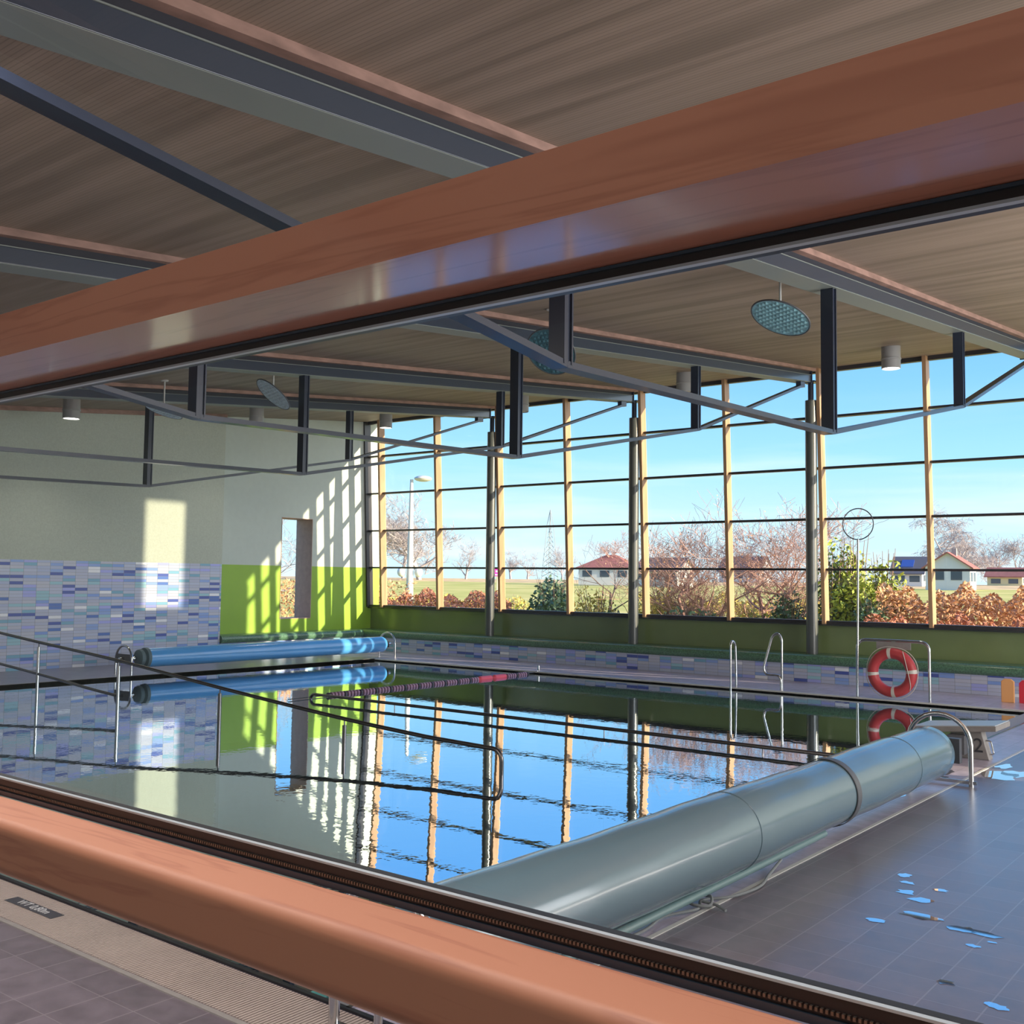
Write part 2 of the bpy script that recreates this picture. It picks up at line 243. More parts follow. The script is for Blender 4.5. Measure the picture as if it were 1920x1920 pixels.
# ---------------------------------------------------------------- mesh helpers
class MB:
    def __init__(s): s.v = []; s.f = []
    def add(s, vs, fs):
        k = len(s.v); s.v += [tuple(x) for x in vs]; s.f += [tuple(i+k for i in f) for f in fs]; return s
    def box(s, x0, x1, y0, y1, z0, z1):
        x0, x1 = sorted((x0, x1)); y0, y1 = sorted((y0, y1)); z0, z1 = sorted((z0, z1))
        v = [(x, y, z) for z in (z0, z1) for y in (y0, y1) for x in (x0, x1)]
        return s.add(v, [(0, 2, 3, 1), (4, 5, 7, 6), (0, 1, 5, 4), (2, 6, 7, 3), (0, 4, 6, 2), (1, 3, 7, 5)])
    def bar(s, p, q, wx, wz, side=None):
        """a rectangular bar from p to q; wx wide along side, wz along the other cross direction"""
        p = Vector(p); q = Vector(q); d = (q-p).normalized()
        a = Vector(side).normalized() if side else (d.cross(Vector((0, 0, 1))).normalized() if abs(d.z) < 0.99 else Vector((1, 0, 0)))
        a = (a-d*a.dot(d)).normalized(); b = d.cross(a)
        vs = [c+a*i*wx/2+b*j*wz/2 for c in (p, q) for i, j in ((-1, -1), (1, -1), (1, 1), (-1, 1))]
        return s.add(vs, [(3, 2, 1, 0), (4, 5, 6, 7), (0, 1, 5, 4), (1, 2, 6, 5), (2, 3, 7, 6), (3, 0, 4, 7)])
    def tube(s, pts, r, seg=10, closed=False, cap=True):
        pts = [Vector(p) for p in pts]; n = len(pts); rs = r if isinstance(r, (list, tuple)) else [r]*n
        rings = []; pa = None
        for i, p in enumerate(pts):
            d = (pts[(i+1) % n]-pts[i-1]) if closed else (pts[min(i+1, n-1)]-pts[max(i-1, 0)])
            d = d.normalized() if d.length > 1e-9 else Vector((0, 0, 1))
            if pa is None: pa = d.cross(Vector((0, 0, 1))) if abs(d.z) < 0.9 else d.cross(Vector((1, 0, 0)))
            a = (pa-d*pa.dot(d)).normalized(); b = d.cross(a); pa = a
            rings.append([p+(a*math.cos(2*PI*k/seg)+b*math.sin(2*PI*k/seg))*rs[i] for k in range(seg)])
        vs = [v for ring in rings for v in ring]; fs = []
        for i in range(n if closed else n-1):
            j = (i+1) % n
            for k in range(seg): fs.append((i*seg+k, i*seg+(k+1) % seg, j*seg+(k+1) % seg, j*seg+k))
        if cap and not closed: fs += [tuple(range(seg-1, -1, -1)), tuple((n-1)*seg+k for k in range(seg))]
        return s.add(vs, fs)
    def cyl(s, p, q, r, seg=24): return s.tube([p, q], r, seg)
    def lathe(s, prof, c, axis='Z', seg=32):
        """profile (radius, height) turned about an axis through c"""
        vs = []; fs = []
        for (r, h) in prof:
            for k in range(seg):
                a = 2*PI*k/seg; x, y = r*math.cos(a), r*math.sin(a)
                vs.append({'Z': (c[0]+x, c[1]+y, c[2]+h), 'Y': (c[0]+x, c[1]+h, c[2]+y), 'X': (c[0]+h, c[1]+x, c[2]+y)}[axis])
        for i in range(len(prof)-1):
            for k in range(seg): fs.append((i*seg+k, i*seg+(k+1) % seg, (i+1)*seg+(k+1) % seg, (i+1)*seg+k))
        return s.add(vs, fs)
    def prism(s, poly, axis, a, b):
        """polygon in the other two axes pushed from a to b along an axis"""
        n = len(poly)
        def P(u, v, t): return {'X': (t, u, v), 'Y': (u, t, v), 'Z': (u, v, t)}[axis]
        vs = [P(u, v, a) for u, v in poly]+[P(u, v, b) for u, v in poly]
        return s.add(vs, [tuple(range(n)), tuple(range(2*n-1, n-1, -1))]+[(i, i+n, (i+1) % n+n, (i+1) % n) for i in range(n)])
    def sphere(s, c, r, seg=10, rings=6, sc=(1, 1, 1)):
        prof = [(max(1e-4, r*math.sin(PI*i/rings)), -r*math.cos(PI*i/rings)) for i in range(rings+1)]
        t = MB(); t.lathe(prof, (0, 0, 0), 'Z', seg)
        return s.add([(c[0]+x*sc[0], c[1]+y*sc[1], c[2]+z*sc[2]) for x, y, z in t.v], t.f)
    def build(s, name, m, parent=None, smooth=False, bevel=0.0):
        top = parent is None
        if top:
            xs = [v[0] for v in s.v]; ys = [v[1] for v in s.v]; zs = [v[2] for v in s.v]
            o3 = Vector(((min(xs)+max(xs))/2, (min(ys)+max(ys))/2, min(zs)))
        else:
            rp = parent
            while rp.parent: rp = rp.parent
            o3 = Vector(rp['_base'])
        me = bpy.data.meshes.new(name)
        me.from_pydata([tuple(Vector(v)-o3) for v in s.v], [], s.f); me.update()
        import bmesh
        b = bmesh.new(); b.from_mesh(me); bmesh.ops.recalc_face_normals(b, faces=b.faces); b.to_mesh(me); b.free()
        if smooth:
            for p in me.polygons: p.use_smooth = True
            try: me.set_sharp_from_angle(angle=math.radians(38))
            except Exception: pass
        me.materials.append(m)
        o = bpy.data.objects.new(name, me); COL.objects.link(o)
        if top:
            o.location = o3+Vector((0, 0, H)); o['_base'] = tuple(o3)
        else: o.parent = parent
        if bevel:
            md = o.modifiers.new('bevel', 'BEVEL'); md.width = bevel; md.segments = 10 if bevel > 0.01 else 3; md.limit_method = 'ANGLE'
        return o
BASES = []
def thing(name, label, cat, base, group=None, kind=None):
    o = bpy.data.objects.new(name, None); COL.objects.link(o); o.empty_display_size = 0.1
    o.location = (base[0], base[1], base[2]+H); o['_base'] = tuple(base)
    if label: o['label'] = label
    if cat: o['category'] = cat
    if group: o['group'] = group
    if kind: o['kind'] = kind
    return o
def tag(o, label, cat, group=None, kind=None):
    if label: o['label'] = label
    if cat: o['category'] = cat
    if group: o['group'] = group
    if kind: o['kind'] = kind
    return o
def struct(o, label=None):
    o['kind'] = 'structure'
    if label: o['label'] = label
    return o
def copy_tree(o, parent=None, first=True):
    c = o.copy(); COL.objects.link(c); c.parent = parent
    for ch in o.children: copy_tree(ch, c, False)
    return c
def arc(c, r, a0, a1, n, plane='XZ'):
    out = []
    for i in range(n+1):
        a = a0+(a1-a0)*i/n; u, v = r*math.cos(a), r*math.sin(a)
        out.append({'XZ': (c[0]+u, c[1], c[2]+v), 'YZ': (c[0], c[1]+u, c[2]+v), 'XY': (c[0]+u, c[1]+v, c[2])}[plane])
    return out
def smooth_path(pts, n=6):
    """Catmull-Rom through points"""
    P = [Vector(p) for p in pts]; P = [P[0]*2-P[1]]+P+[P[-1]*2-P[-2]]; out = []
    for i in range(1, len(P)-2):
        for k in range(n):
            t = k/n; a, b, c, d = P[i-1:i+3]
            out.append(0.5*((2*b)+(c-a)*t+(2*a-5*b+4*c-d)*t*t+(3*b-a-3*c+d)*t**3))
    out.append(P[-2]); return out
def fillet(pts, r, n=5):
    """rounded corners for a bent tube"""
    P = [Vector(p) for p in pts]; out = [P[0]]
    for i in range(1, len(P)-1):
        a = (P[i-1]-P[i]); b = (P[i+1]-P[i]); rr = min(r, a.length*0.49, b.length*0.49)
        p0 = P[i]+a.normalized()*rr; p2 = P[i]+b.normalized()*rr
        for k in range(n+1):
            t = k/n; out.append(p0*(1-t)**2+P[i]*2*t*(1-t)+p2*t*t)
    out.append(P[-1]); return out

def ceil_z(y): return 2.28+0.0975*y
def beam_z(y): return 2.005+0.0975*y

# ---------------------------------------------------------------- the setting
DK = -1.9; WL = -1.945
PX0, PX1, PY0, PY1 = -17.85, -3.78, 3.33, 17.5
X0, X1, Y0, Y1 = -20.7, 7.0, -3.5, 20.1
m = MB()
m.box(X0-0.5, X1+0.3, Y0-0.3, PY0-0.04, DK-0.3, DK)
m.box(X0-0.5, PX0, PY0-0.04, PY1, DK-0.3, DK); m.box(-2.955, X1+0.3, PY0-0.04, Y1+0.3, DK-0.3, DK)
struct(m.build('floor', FLOOR), 'purple brown tiled pool deck around the water')
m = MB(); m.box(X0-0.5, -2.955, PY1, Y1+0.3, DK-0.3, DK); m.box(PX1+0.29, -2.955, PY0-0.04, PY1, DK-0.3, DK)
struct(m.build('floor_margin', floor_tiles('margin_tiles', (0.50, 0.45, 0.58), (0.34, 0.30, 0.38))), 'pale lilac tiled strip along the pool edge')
m = MB()
for a in ((PX0-0.1, PX1+0.1, PY0-0.1, PY1+0.1, -3.5, -3.4), (PX0-0.1, PX0, PY0, PY1, -3.4, DK-0.004), (PX1, PX1+0.1, PY0, PY1, -3.4, DK-0.004), (PX0, PX1, PY0-0.1, PY0, -3.4, DK-0.05), (PX0, PX1, PY1, PY1+0.1, -3.4, DK-0.004)):
    m.box(*a)
struct(m.build('floor_basin', POOLT), 'teal tiled swimming pool basin')
o = MB().add([(PX0, PY0, WL), (PX1, PY0, WL), (PX1, PY1, WL), (PX0, PY1, WL)], [(0, 1, 2, 3)]).build('pool_water', WATER)
tag(o, 'calm swimming pool water mirroring the window wall', 'water', kind='stuff')
# ceiling
def slab(y0, y1, dz0, dz1, x0, x1):
    return MB().prism([(y0, ceil_z(y0)+dz0), (y1, ceil_z(y1)+dz0), (y1, ceil_z(y1)+dz1), (y0, ceil_z(y0)+dz1)], 'X', x0, x1)
struct(slab(Y0-0.3, 20.35, 0.0, 0.25, X0-0.6, X1+0.3).build('ceiling', CEIL), 'brown slatted timber ceiling rising to the windows')
# end wall: tiled projecting half, recessed painted half with slit window
struct(MB().box(-20.75, -20.25, Y0, 14.9, DK, 0.26).build('wall_left', TILE_Y), 'blue grey mosaic tiled dado of the end wall')
struct(MB().prism([(Y0, 0.26), (14.9, 0.26), (14.9, ceil_z(14.9)), (Y0, ceil_z(Y0))], 'X', -20.75, -20.25).build('wall_left_upper', STUCCO), 'rough grey green plaster above the mosaic')
WY0, WY1, WZ0, WZ1 = 16.98, 17.98, -1.06, 1.47
def wall_poly(y0, y1, z0, z1f):
    return [(y0, z0), (y1, z0), (y1, z1f(y1)), (y0, z1f(y0))]
m = MB()
m.prism(wall_poly(14.9, WY0, 0.26, ceil_z), 'X', -21.3, -20.7); m.prism(wall_poly(WY1, 20.4, 0.26, ceil_z), 'X', -21.3, -20.7)
m.prism(wall_poly(WY0, WY1, WZ1, ceil_z), 'X', -21.3, -20.7)
struct(m.build('wall_left_plaster', PLASTER), 'pale green upper end wall with sun stripes')
m = MB(); m.box(-21.3, -20.7, 14.9, WY0, DK, 0.26); m.box(-21.3, -20.7, WY1, 20.4, DK, 0.26); m.box(-21.3, -20.7, WY0, WY1, DK, WZ0)
struct(m.build('wall_left_green', GREEN), 'lime green lower end wall with sun stripes')
REVEAL = pm('brownish_reveal', (0.50, 0.34, 0.28), 0.6, noise=0.08, nscale=9)
t = thing('window_1', 'tall slit window with a deep reveal in the end wall', None, (-21, 17.48, WZ0), kind='structure')
m = MB(); e_ = 0.012
m.box(-21.31, -20.69, WY0, WY0+e_, WZ0, WZ1); m.box(-21.31, -20.69, WY1-e_, WY1, WZ0, WZ1); m.box(-21.31, -20.69, WY0, WY1, WZ0, WZ0+e_); m.box(-21.31, -20.69, WY0, WY1, WZ1-e_, WZ1)
m.build('reveal', REVEAL, t)
MB().add([(-21.25, WY0, WZ0), (-21.25, WY1, WZ0), (-21.25, WY1, WZ1), (-21.25, WY0, WZ1)], [(0, 1, 2, 3)]).build('pane', GLASS, t)
# window wall: parapet, sill, solid part beyond the right, other walls
struct(MB().box(X0, X1, 20.1, 20.45, DK, -0.83).build('wall_back', OLIVE), 'glossy green parapet under the windows')
struct(MB().box(X0, X1, 19.98, 20.42, -0.83, -0.80).build('trim_1', SILL), 'dark sill on the green parapet')
struct(MB().prism([(0.15, -0.80), (X1, -0.80), (X1, ceil_z(20)), (0.15, ceil_z(20))], 'Y', 19.75, 20.4).build('wall_back_solid', PLASTER))
GY0, GY1, GZ0, GZ1 = 13.232, 13.909, -0.375, 1.238  # opening added in the unseen right wall to shape the spot's patch
m = MB()
m.prism(wall_poly(Y0, GY0, DK, ceil_z), 'X', X1, X1+0.3); m.prism(wall_poly(GY1, 20.4, DK, ceil_z), 'X', X1, X1+0.3)
m.prism(wall_poly(GY0, GY1, GZ1, ceil_z), 'X', X1, X1+0.3); m.box(X1, X1+0.3, GY0, GY1, DK, GZ0)
struct(m.build('wall_right', PLASTER))
struct(MB().prism([(X0, DK), (X1, DK), (X1, ceil_z(Y0)), (X0, ceil_z(Y0))], 'Y', Y0-0.3, Y0).build('wall_front', PLASTER))

# glazed bays of the window wall
def gy(z): return 19.93-0.05*(z+0.8)           # inner face of the leaning mullions
TOP = 4.2
mull = [-5.93-2.03*k for k in range(-2, 8)]
def leanbar(m, x0, x1, d0, d1, z0, z1):
    m.prism([(gy(z0)+d0, z0), (gy(z0)+d1, z0), (gy(z1)+d1, z1), (gy(z1)+d0, z1)], 'X', x0, x1)
edges = [0.13]+mull+[X0]
TZ = (0.262, 1.25, 2.25, 3.25)
for i in range(len(edges)-1):
    xr, xl = edges[i], edges[i+1]
    t = thing('window_%d' % (i+2), None, None, ((xr+xl)/2, 20.0, -0.8), kind='structure')
    if xl > X0:
        m = MB(); leanbar(m, xl-0.035, xl+0.035, 0.0, 0.21, -0.80, TOP); m.build('mullion', LARCH, t)
        tr_ = [-0.0]
    a, b_ = xl+0.045 if xl > X0 else X0+0.05, xr-0.04 if i else xr
    for z in TZ:
        m = MB(); m.box(a, b_, gy(z)+0.09, gy(z)+0.22, z-0.022, z+0.022); m.build('transom', FRAME, t)
    m = MB(); leanbar(m, a, b_, 0.06, 0.22, -0.80, -0.735); m.build('bottom_rail', FRAME, t)
    m = MB(); leanbar(m, a, b_, 0.12, 0.22, 4.13, 4.22); m.build('top_rail', FRAME, t)
    MB().add([(a, gy(-.74)+.185, -.74), (b_, gy(-.74)+.185, -.74), (b_, gy(4.15)+.185, 4.15), (a, gy(4.15)+.185, 4.15)], [(0, 1, 2, 3)]).build('pane', GLASS, t)
    if i == len(edges)-2:
        m = MB(); leanbar(m, X0, X0+0.05, 0.0, 0.22, -0.80, TOP); m.build('window_frame', FRAME, t)

# bench: tiled riser, green mosaic seat with a round nose, along window wall and end wall
t = thing('tiled_bench', 'long low bench with blue mosaic front and round dark green edge under the windows', 'bench', (-9, 19.5, DK))
MB().box(X0+0.01, X1-0.01, 19.45, 20.095, DK, -1.50).build('tiled_front', TILE_X, t)
t2 = t
def nose(y0, zt, r, n=8):
    return [(y0+r+r*math.cos(a), zt-r+r*math.sin(a)) for a in [PI/2+PI*k/n for k in range(n+1)]]
pr = nose(19.37, -1.375, 0.095)
m = MB(); m.prism([(20.095, -1.375)]+pr+[(20.095, pr[-1][1])], 'X', X0+0.01, X1-0.01); m.build('green_seat', NOSE, t, smooth=True)
t = thing('tiled_bench', 'short low bench with round green edge under the slit window', 'bench', (-20.4, 17, DK))
MB().box(-20.69, -20.25, 14.91, 19.36, DK, -1.50).build('tiled_front', TILE_Y, t)
pr = [(-20.17-0.095+0.095*math.cos(a), -1.47+0.095*math.sin(a)) for a in [PI/2-PI*k/8 for k in range(9)]]
m = MB(); m.prism([(-20.69, pr[0][1])]+pr+[(-20.69, pr[-1][1])], 'Y', 14.91, 19.36); m.build('green_seat', NOSE, t, smooth=True)

# pool edge strips
struct(MB().box(-2.97, -2.94, 1.2, 19.4, DK, DK+0.004).build('trim_2', WHITE), 'pale joint strip in the deck')
struct(MB().box(PX1+0.275, PX1+0.30, 3.3, PY1, DK-0.02, DK+0.012).build('trim_3', CHROME))
struct(MB().box(PX0-0.03, PX1, PY1-0.008, PY1+0.05, DK-0.022, DK+0.004).build('trim_4', WHITE))
struct(MB().box(PX0-0.05, PX0, PY0, PY1, DK-0.05, DK+0.004).build('trim_5', CONC))
# overflow grates
m = MB(); x = PX1+0.01
y = 3.36
while y < 17.4:
    m.box(PX1+0.01, PX1+0.27, y, y+0.03, DK-0.03, DK-0.002); y += 0.045
tag(m.build('overflow_grate', GRATEW), 'pale slatted overflow grate beneath the large silver cover roller', 'grate')
m = MB(); x = -13.0
while x < 1.0:
    m.box(x, x+0.013, 2.935, 3.275, DK-0.03, DK+0.004)
    x += 0.021
m.box(-13, 1, 2.945, 2.955, DK-0.03, DK-0.001); m.box(-13, 1, 3.25, 3.26, DK-0.03, DK-0.001)
tag(m.build('overflow_grate', GRATE), 'beige ribbed overflow grate at the lower left below the wooden rail', 'grate')
struct(MB().box(-13.2, 1.2, 2.895, 2.925, DK-0.02, DK+0.006).build('trim_6', CONC))
struct(MB().box(-13.2, 1.2, 3.285, 3.31, DK-0.04, DK+0.012).build('trim_7', BLACK))
# depth plate
t = thing('depth_plate', 'small dark plate with white lettering on the beige grate', 'sign', (-5.9, 3.12, DK))
MB().box(-6.15, -5.63, 3.085, 3.165, DK+0.0042, DK+0.007).build('plate', pm('slate_plate', (0.06, 0.06, 0.075), 0.4), t)
def text_mesh(txt, size, name, mat, parent, mtx):
    cu = bpy.data.curves.new('t', 'FONT'); cu.body = txt; cu.size = size; cu.extrude = 0.0008; cu.align_x = 'CENTER'; cu.align_y = 'CENTER'
    ob = bpy.data.objects.new('t', cu); COL.objects.link(ob)
    dg = bpy.context.evaluated_depsgraph_get(); me = bpy.data.meshes.new_from_object(ob.evaluated_get(dg))
    bpy.data.objects.remove(ob); bpy.data.curves.remove(cu)
    b3 = Vector(parent['_base'])
    me.transform(Matrix.Translation(-b3) @ mtx); me.name = name
    me.materials.clear(); me.materials.append(mat)
    o = bpy.data.objects.new(name, me); COL.objects.link(o); o.parent = parent
    return o
text_mesh('WT 0,80m', 0.075, 'lettering', pm('white_lettering', (0.6, 0.6, 0.62), 0.5), t, Matrix.Translation((-5.89, 3.125, DK+0.0085)) @ Matrix.Rotation(0, 4, 'Z'))

# ---------------------------------------------------------------- trusses and columns
def make_truss(X, label):
    t = thing('roof_truss', label, 'truss', (X, 10, beam_z(10)), 'underslung roof trusses')
    bx = X-0.05
    def sl(y0, y1, a, b): return [(y0, beam_z(y0)+a), (y1, beam_z(y1)+a), (y1, beam_z(y1)+b), (y0, beam_z(y0)+b)]
    MB().prism(sl(-3.4, 19.55, 0.006, 0.138), 'X', bx-0.14, bx+0.14).build('beam', STEEL, t, bevel=0.004)
    MB().prism(sl(-3.4, 19.55, 0.0, 0.006), 'X', bx-0.138, bx+0.138).build('bottom_plate', BEAMU, t)
    MB().prism(sl(-3.4, 19.55, 0.138, 0.146), 'X', bx-0.145, bx+0.145).build('top_flange', BEAMU, t)
    MB().prism(sl(-3.4, 19.55, 0.146, 0.215), 'X', bx-0.11, bx+0.11).build('web', STEEL_D, t)
    pts = [(X, 0.7, beam_z(0.7)), (X, 5.65, 1.43), (X, 10.35, 1.53), (X, 15.05, 2.44), (X, 19.25, 3.80)]
    for a, b in zip(pts, pts[1:]):
        MB().bar(a, b, 0.12, 0.045, (1, 0, 0)).build('tension_bar', TRUSS, t)
    for (x, y, z) in pts[1:4]:
        m = MB(); m.box(x-0.065, x+0.065, y-0.05, y-0.035, z, beam_z(y)+0.01); m.box(x-0.065, x+0.065, y+0.035, y+0.05, z, beam_z(y)+0.01); m.box(x-0.05, x+0.05, y-0.036, y+0.036, z, beam_z(y)+0.01)
        m.build('strut', TRUSS, t)
    m = MB(); m.box(X-0.05, X+0.05, 19.15, 19.35, 3.78, beam_z(19.2)+0.02); m.build('end_bracket', TRUSS, t)
    m = MB(); m.box(bx-0.16, bx+0.16, 19.55, 19.57, beam_z(19.5)-0.01, beam_z(19.5)+0.24); m.build('end_plate', TRUSS, t)
    return t
tl = ['nearest roof truss, its deep strut right of the big round reflector', 'second roof truss from the right over the pool', 'third roof truss from the right over the pool', 'farthest roof truss, closest to the tiled end wall']
XC = [-4.06, -8.12, -12.18, -16.24]
for X, lb in zip(XC, tl): make_truss(X, lb)
k = 1
for X in XC+[0.0]:
    for sgn in (1,):
        m = MB(); y0, y1 = -3.4, 19.7
        m.prism([(y0, beam_z(y0)+0.215), (y1, beam_z(y1)+0.215), (y1, ceil_z(y1)+0.01), (y0, ceil_z(y0)+0.01)], 'X', X-0.05-0.19, X-0.05+0.19)
        struct(m.build('trim_%d' % (10+k), BATTEN)); k += 1
cl = ['rightmost round dark column, between the bare trees and the yellow green bush', 'middle round dark column, just right of the red hipped roof', 'leftmost round dark column, beside the magenta sign outside']
for X, lb in zip(XC[1:], cl):
    t = thing('column', lb, 'column', (X, 19.75, -1.375), 'round columns along the windows')
    MB().cyl((X, 19.75, -1.375), (X, 19.75, 3.58), 0.112, 28).build('shaft', COLM, t, smooth=True)
    MB().cyl((X, 19.75, 3.58), (X, 19.75, 3.93), 0.055, 20).build('neck', TRUSS, t, smooth=True)
    MB().box(X-0.12, X+0.12, 19.64, 19.86, 3.93, 3.96).build('head_plate', TRUSS, t)
struct(MB().prism([(Y0, ceil_z(Y0)-0.09), (14.9, ceil_z(14.9)-0.09), (14.9, ceil_z(14.9)+0.005), (Y0, ceil_z(Y0)+0.005)], 'X', -20.25, -20.20).build('trim_20', BATTEN))

# ---------------------------------------------------------------- downlights and reflector discs
LGREY = pm('light_grey_housing', (0.34, 0.34, 0.34), 0.4); LAMP = emit('lamp_glow', (1.0, 0.97, 0.9), 5.0); LAMPO = pm('opal_diffuser', (0.7, 0.7, 0.7), 0.5)
def downlight(x, y, label, lit):
    z = ceil_z(y)
    t = thing('downlight', label, 'ceiling light', (x, y, z), 'cylindrical ceiling lights')
    MB().lathe([(0.001, 0.01), (0.155, 0.01), (0.155, -0.20), (0.165, -0.205), (0.165, -0.225), (0.155, -0.23), (0.155, -0.37), (0.145, -0.38), (0.145, -0.34)], (x, y, z), 'Z', 32).build('housing', LGREY, t, smooth=True)
    MB().lathe([(0.001, -0.365), (0.145, -0.365)], (x, y, z), 'Z', 32).build('diffuser', LAMP if lit else LAMPO, t)
    if lit:
        l = bpy.data.lights.new('lamp', 'SPOT'); ob = bpy.data.objects.new('lamp_light', l); COL.objects.link(ob)
        l.energy = 60; l.spot_size = 2.2; l.spot_blend = 0.8; l.shadow_soft_size = 0.12; l.color = (1, 0.93, 0.82); ob.location = (x, y, z-0.4+H)
downlight(-5.9, 17.8, 'cylindrical ceiling light at far right against the blue sky', True)
downlight(-9.85, 17.8, 'cylindrical ceiling light partly behind a truss bar, second from right', False)
downlight(-14.05, 18.1, 'small cylindrical ceiling light just right of a dark strut near the ceiling edge', False)
downlight(-18.45, 18.3, 'cylindrical ceiling light above the left corner of the window wall', True)
downlight(-18.6, 14.48, 'lit cylindrical ceiling light in front of the pale green end wall', True)
downlight(-18.65, 10.24, 'lit cylindrical ceiling light farthest left, above the mosaic wall', True)
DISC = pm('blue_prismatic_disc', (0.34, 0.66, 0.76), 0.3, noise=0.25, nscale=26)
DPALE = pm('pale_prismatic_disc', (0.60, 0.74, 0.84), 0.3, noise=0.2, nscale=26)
def disc(c, aspect, ang, rtop, label, colr=DISC):
    c = Vector(c); v = (-c).normalized()             # towards the viewer
    R_ = v.cross(Vector((0, 0, 1))).normalized()*-1; U_ = R_.cross(v)*-1
    if U_.z < 0: U_ = -U_
    a = math.radians(ang)                             # direction of the short axis in the picture, pointing down and left
    mdir = -math.sin(a)*rt-math.cos(a)*up
    mdir = (mdir-v*mdir.dot(v)).normalized()
    nrm = (v*aspect+mdir*math.sqrt(1-aspect*aspect)).normalized()
    t = thing('ceiling_reflector', label, 'reflector', tuple(c), 'round hanging reflectors')
    q = nrm.to_track_quat('Z', 'Y').to_matrix()
    def xf(mb):
        mb.v = [tuple(q @ Vector(p)+c) for p in mb.v]; return mb
    R = 0.31
    xf(MB().lathe([(0.001, 0.0), (R, 0.0), (R, -0.012), (0.001, -0.012)], (0, 0, 0), 'Z', 48)).build('face', colr, t)
    m = MB()
    g = 0.052; n_ = int(R/g)
    for i in range(-n_, n_+1):
        for j in range(-n_, n_+1):
            x, y = i*g, j*g
            if x*x+y*y < (R-0.035)**2:
                m.add([(x-g*.42, y-g*.42, 0.001), (x+g*.42, y-g*.42, 0.001), (x+g*.42, y+g*.42, 0.001), (x-g*.42, y+g*.42, 0.001), (x, y, 0.014)], [(0, 1, 4), (1, 2, 4), (2, 3, 4), (3, 0, 4)])
    xf(m).build('prisms', colr, t)
    xf(MB().tube(arc((0, 0, -0.004), R, 0, 2*PI*47/48, 47, 'XY'), 0.009, 8, closed=True)).build('rim', GREYP, t, smooth=True)
    top = Vector((rtop[0], rtop[1], ceil_z(rtop[1])))
    m = MB(); m.cyl((c.x, c.y, c.z), (c.x, c.y, top.z), 0.013, 10); m.build('hanger_rod', WHITE, t, smooth=True)
    MB().lathe([(0.001, -0.03), (0.06, -0.02), (0.06, 0.0)], (c.x, c.y, top.z), 'Z', 20).build('canopy', WHITE, t)
    return t
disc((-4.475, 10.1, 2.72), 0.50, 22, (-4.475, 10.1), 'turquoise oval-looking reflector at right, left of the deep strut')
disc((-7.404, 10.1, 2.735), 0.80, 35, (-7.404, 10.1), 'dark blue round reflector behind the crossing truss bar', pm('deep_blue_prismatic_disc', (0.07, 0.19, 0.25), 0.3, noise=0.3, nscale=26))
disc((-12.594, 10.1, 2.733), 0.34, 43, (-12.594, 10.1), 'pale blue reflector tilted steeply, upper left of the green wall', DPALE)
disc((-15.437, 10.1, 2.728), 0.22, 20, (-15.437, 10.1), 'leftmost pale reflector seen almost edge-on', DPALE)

# ---------------------------------------------------------------- pool rails, ladders, rope
t = thing('ramp_handrail', 'long dark handrail sloping down into the water with four posts', 'handrail', (-12, 8.27, WL))
Y = 8.27
pts = [(-19.5, Y, -0.78), (-17.0, Y, -0.965), (-15.6, Y, -1.07), (-13.5, Y, -1.215), (-11.2, Y, -1.42), (-8.9, Y, -1.60), (-7.6, Y, -1.675), (-6.72, Y, -1.69), (-6.62, Y, -1.80), (-6.62, Y, -2.3)]
MB().tube(fillet(smooth_path(pts[:7], 3)[:-1]+pts[6:7]+[(-6.62, Y, -1.70), (-6.62, Y, -2.3)], 0.12), 0.023, 12).build('top_rail', RAILM, t, smooth=True)
MB().tube(smooth_path([(-19.5, Y, -1.30), (-17.0, Y, -1.455), (-15.3, Y, -1.575), (-14.2, Y, -1.66), (-13.55, Y, -1.70)], 4), 0.021, 10).build('lower_rail', RAILM, t, smooth=True)
for x, z in ((-15.75, -1.06), (-13.52, -1.215), (-11.2, -1.42), (-8.9, -1.60), (-18.2, -0.88)):
    m = MB(); m.cyl((x, Y, -3.4), (x, Y, z-0.07), 0.024, 12); m.cyl((x, Y, z-0.08), (x, Y, z), 0.009, 8); m.build('post', CHROME if x < -12 else RAILM, t, smooth=True)
t = thing('ramp_handrail', 'low dark handrail lying just above the water behind the first one', 'handrail', (-9, 11.3, WL))
Y = 11.3
MB().tube(fillet([(-12.95, Y, -2.3), (-12.95, Y, -1.865), (-4.0, Y, -1.875)], 0.09), 0.023, 12).build('top_rail', RAILM, t, smooth=True)
for x in (-11.09, -7.39, -5.24): MB().cyl((x, Y, -3.4), (x, Y, -1.87), 0.007, 8).build('post', RAILM, t, smooth=True)

def ladder(x, label, full):
    t = thing('pool_ladder', label, 'pool ladder', (x, 17.45, DK), 'stainless pool ladders')
    if full:
        p = [(x+0.10, 17.62, -2.6), (x+0.10, 17.62, -1.0), (x+0.03, 17.62, -0.89), (x-0.08, 17.62, -0.95), (x-0.24, 17.6, -1.53), (x-0.20, 17.6, -1.64), (x+0.05, 17.6, -1.64), (x+0.09, 17.6, -1.72), (x+0.09, 17.6, DK)]
        MB().tube(fillet(p, 0.07), 0.021, 12).build('bow', CHROME, t, smooth=True)
    else:
        p = [(x, 17.62, DK), (x, 17.62, -1.66), (x+0.02, 17.55, -1.12), (x, 17.46, -1.06), (x, 17.40, -1.12), (x, 17.40, -2.6)]
        MB().tube(fillet(p, 0.06), 0.021, 12).build('bow', CHROME, t, smooth=True)
    return t
ladder(-8.68, 'chrome pool ladder bow seen edge-on, left of the zigzag one', False)
ladder(-7.90, 'chrome pool ladder bow with a zigzag outline', True)

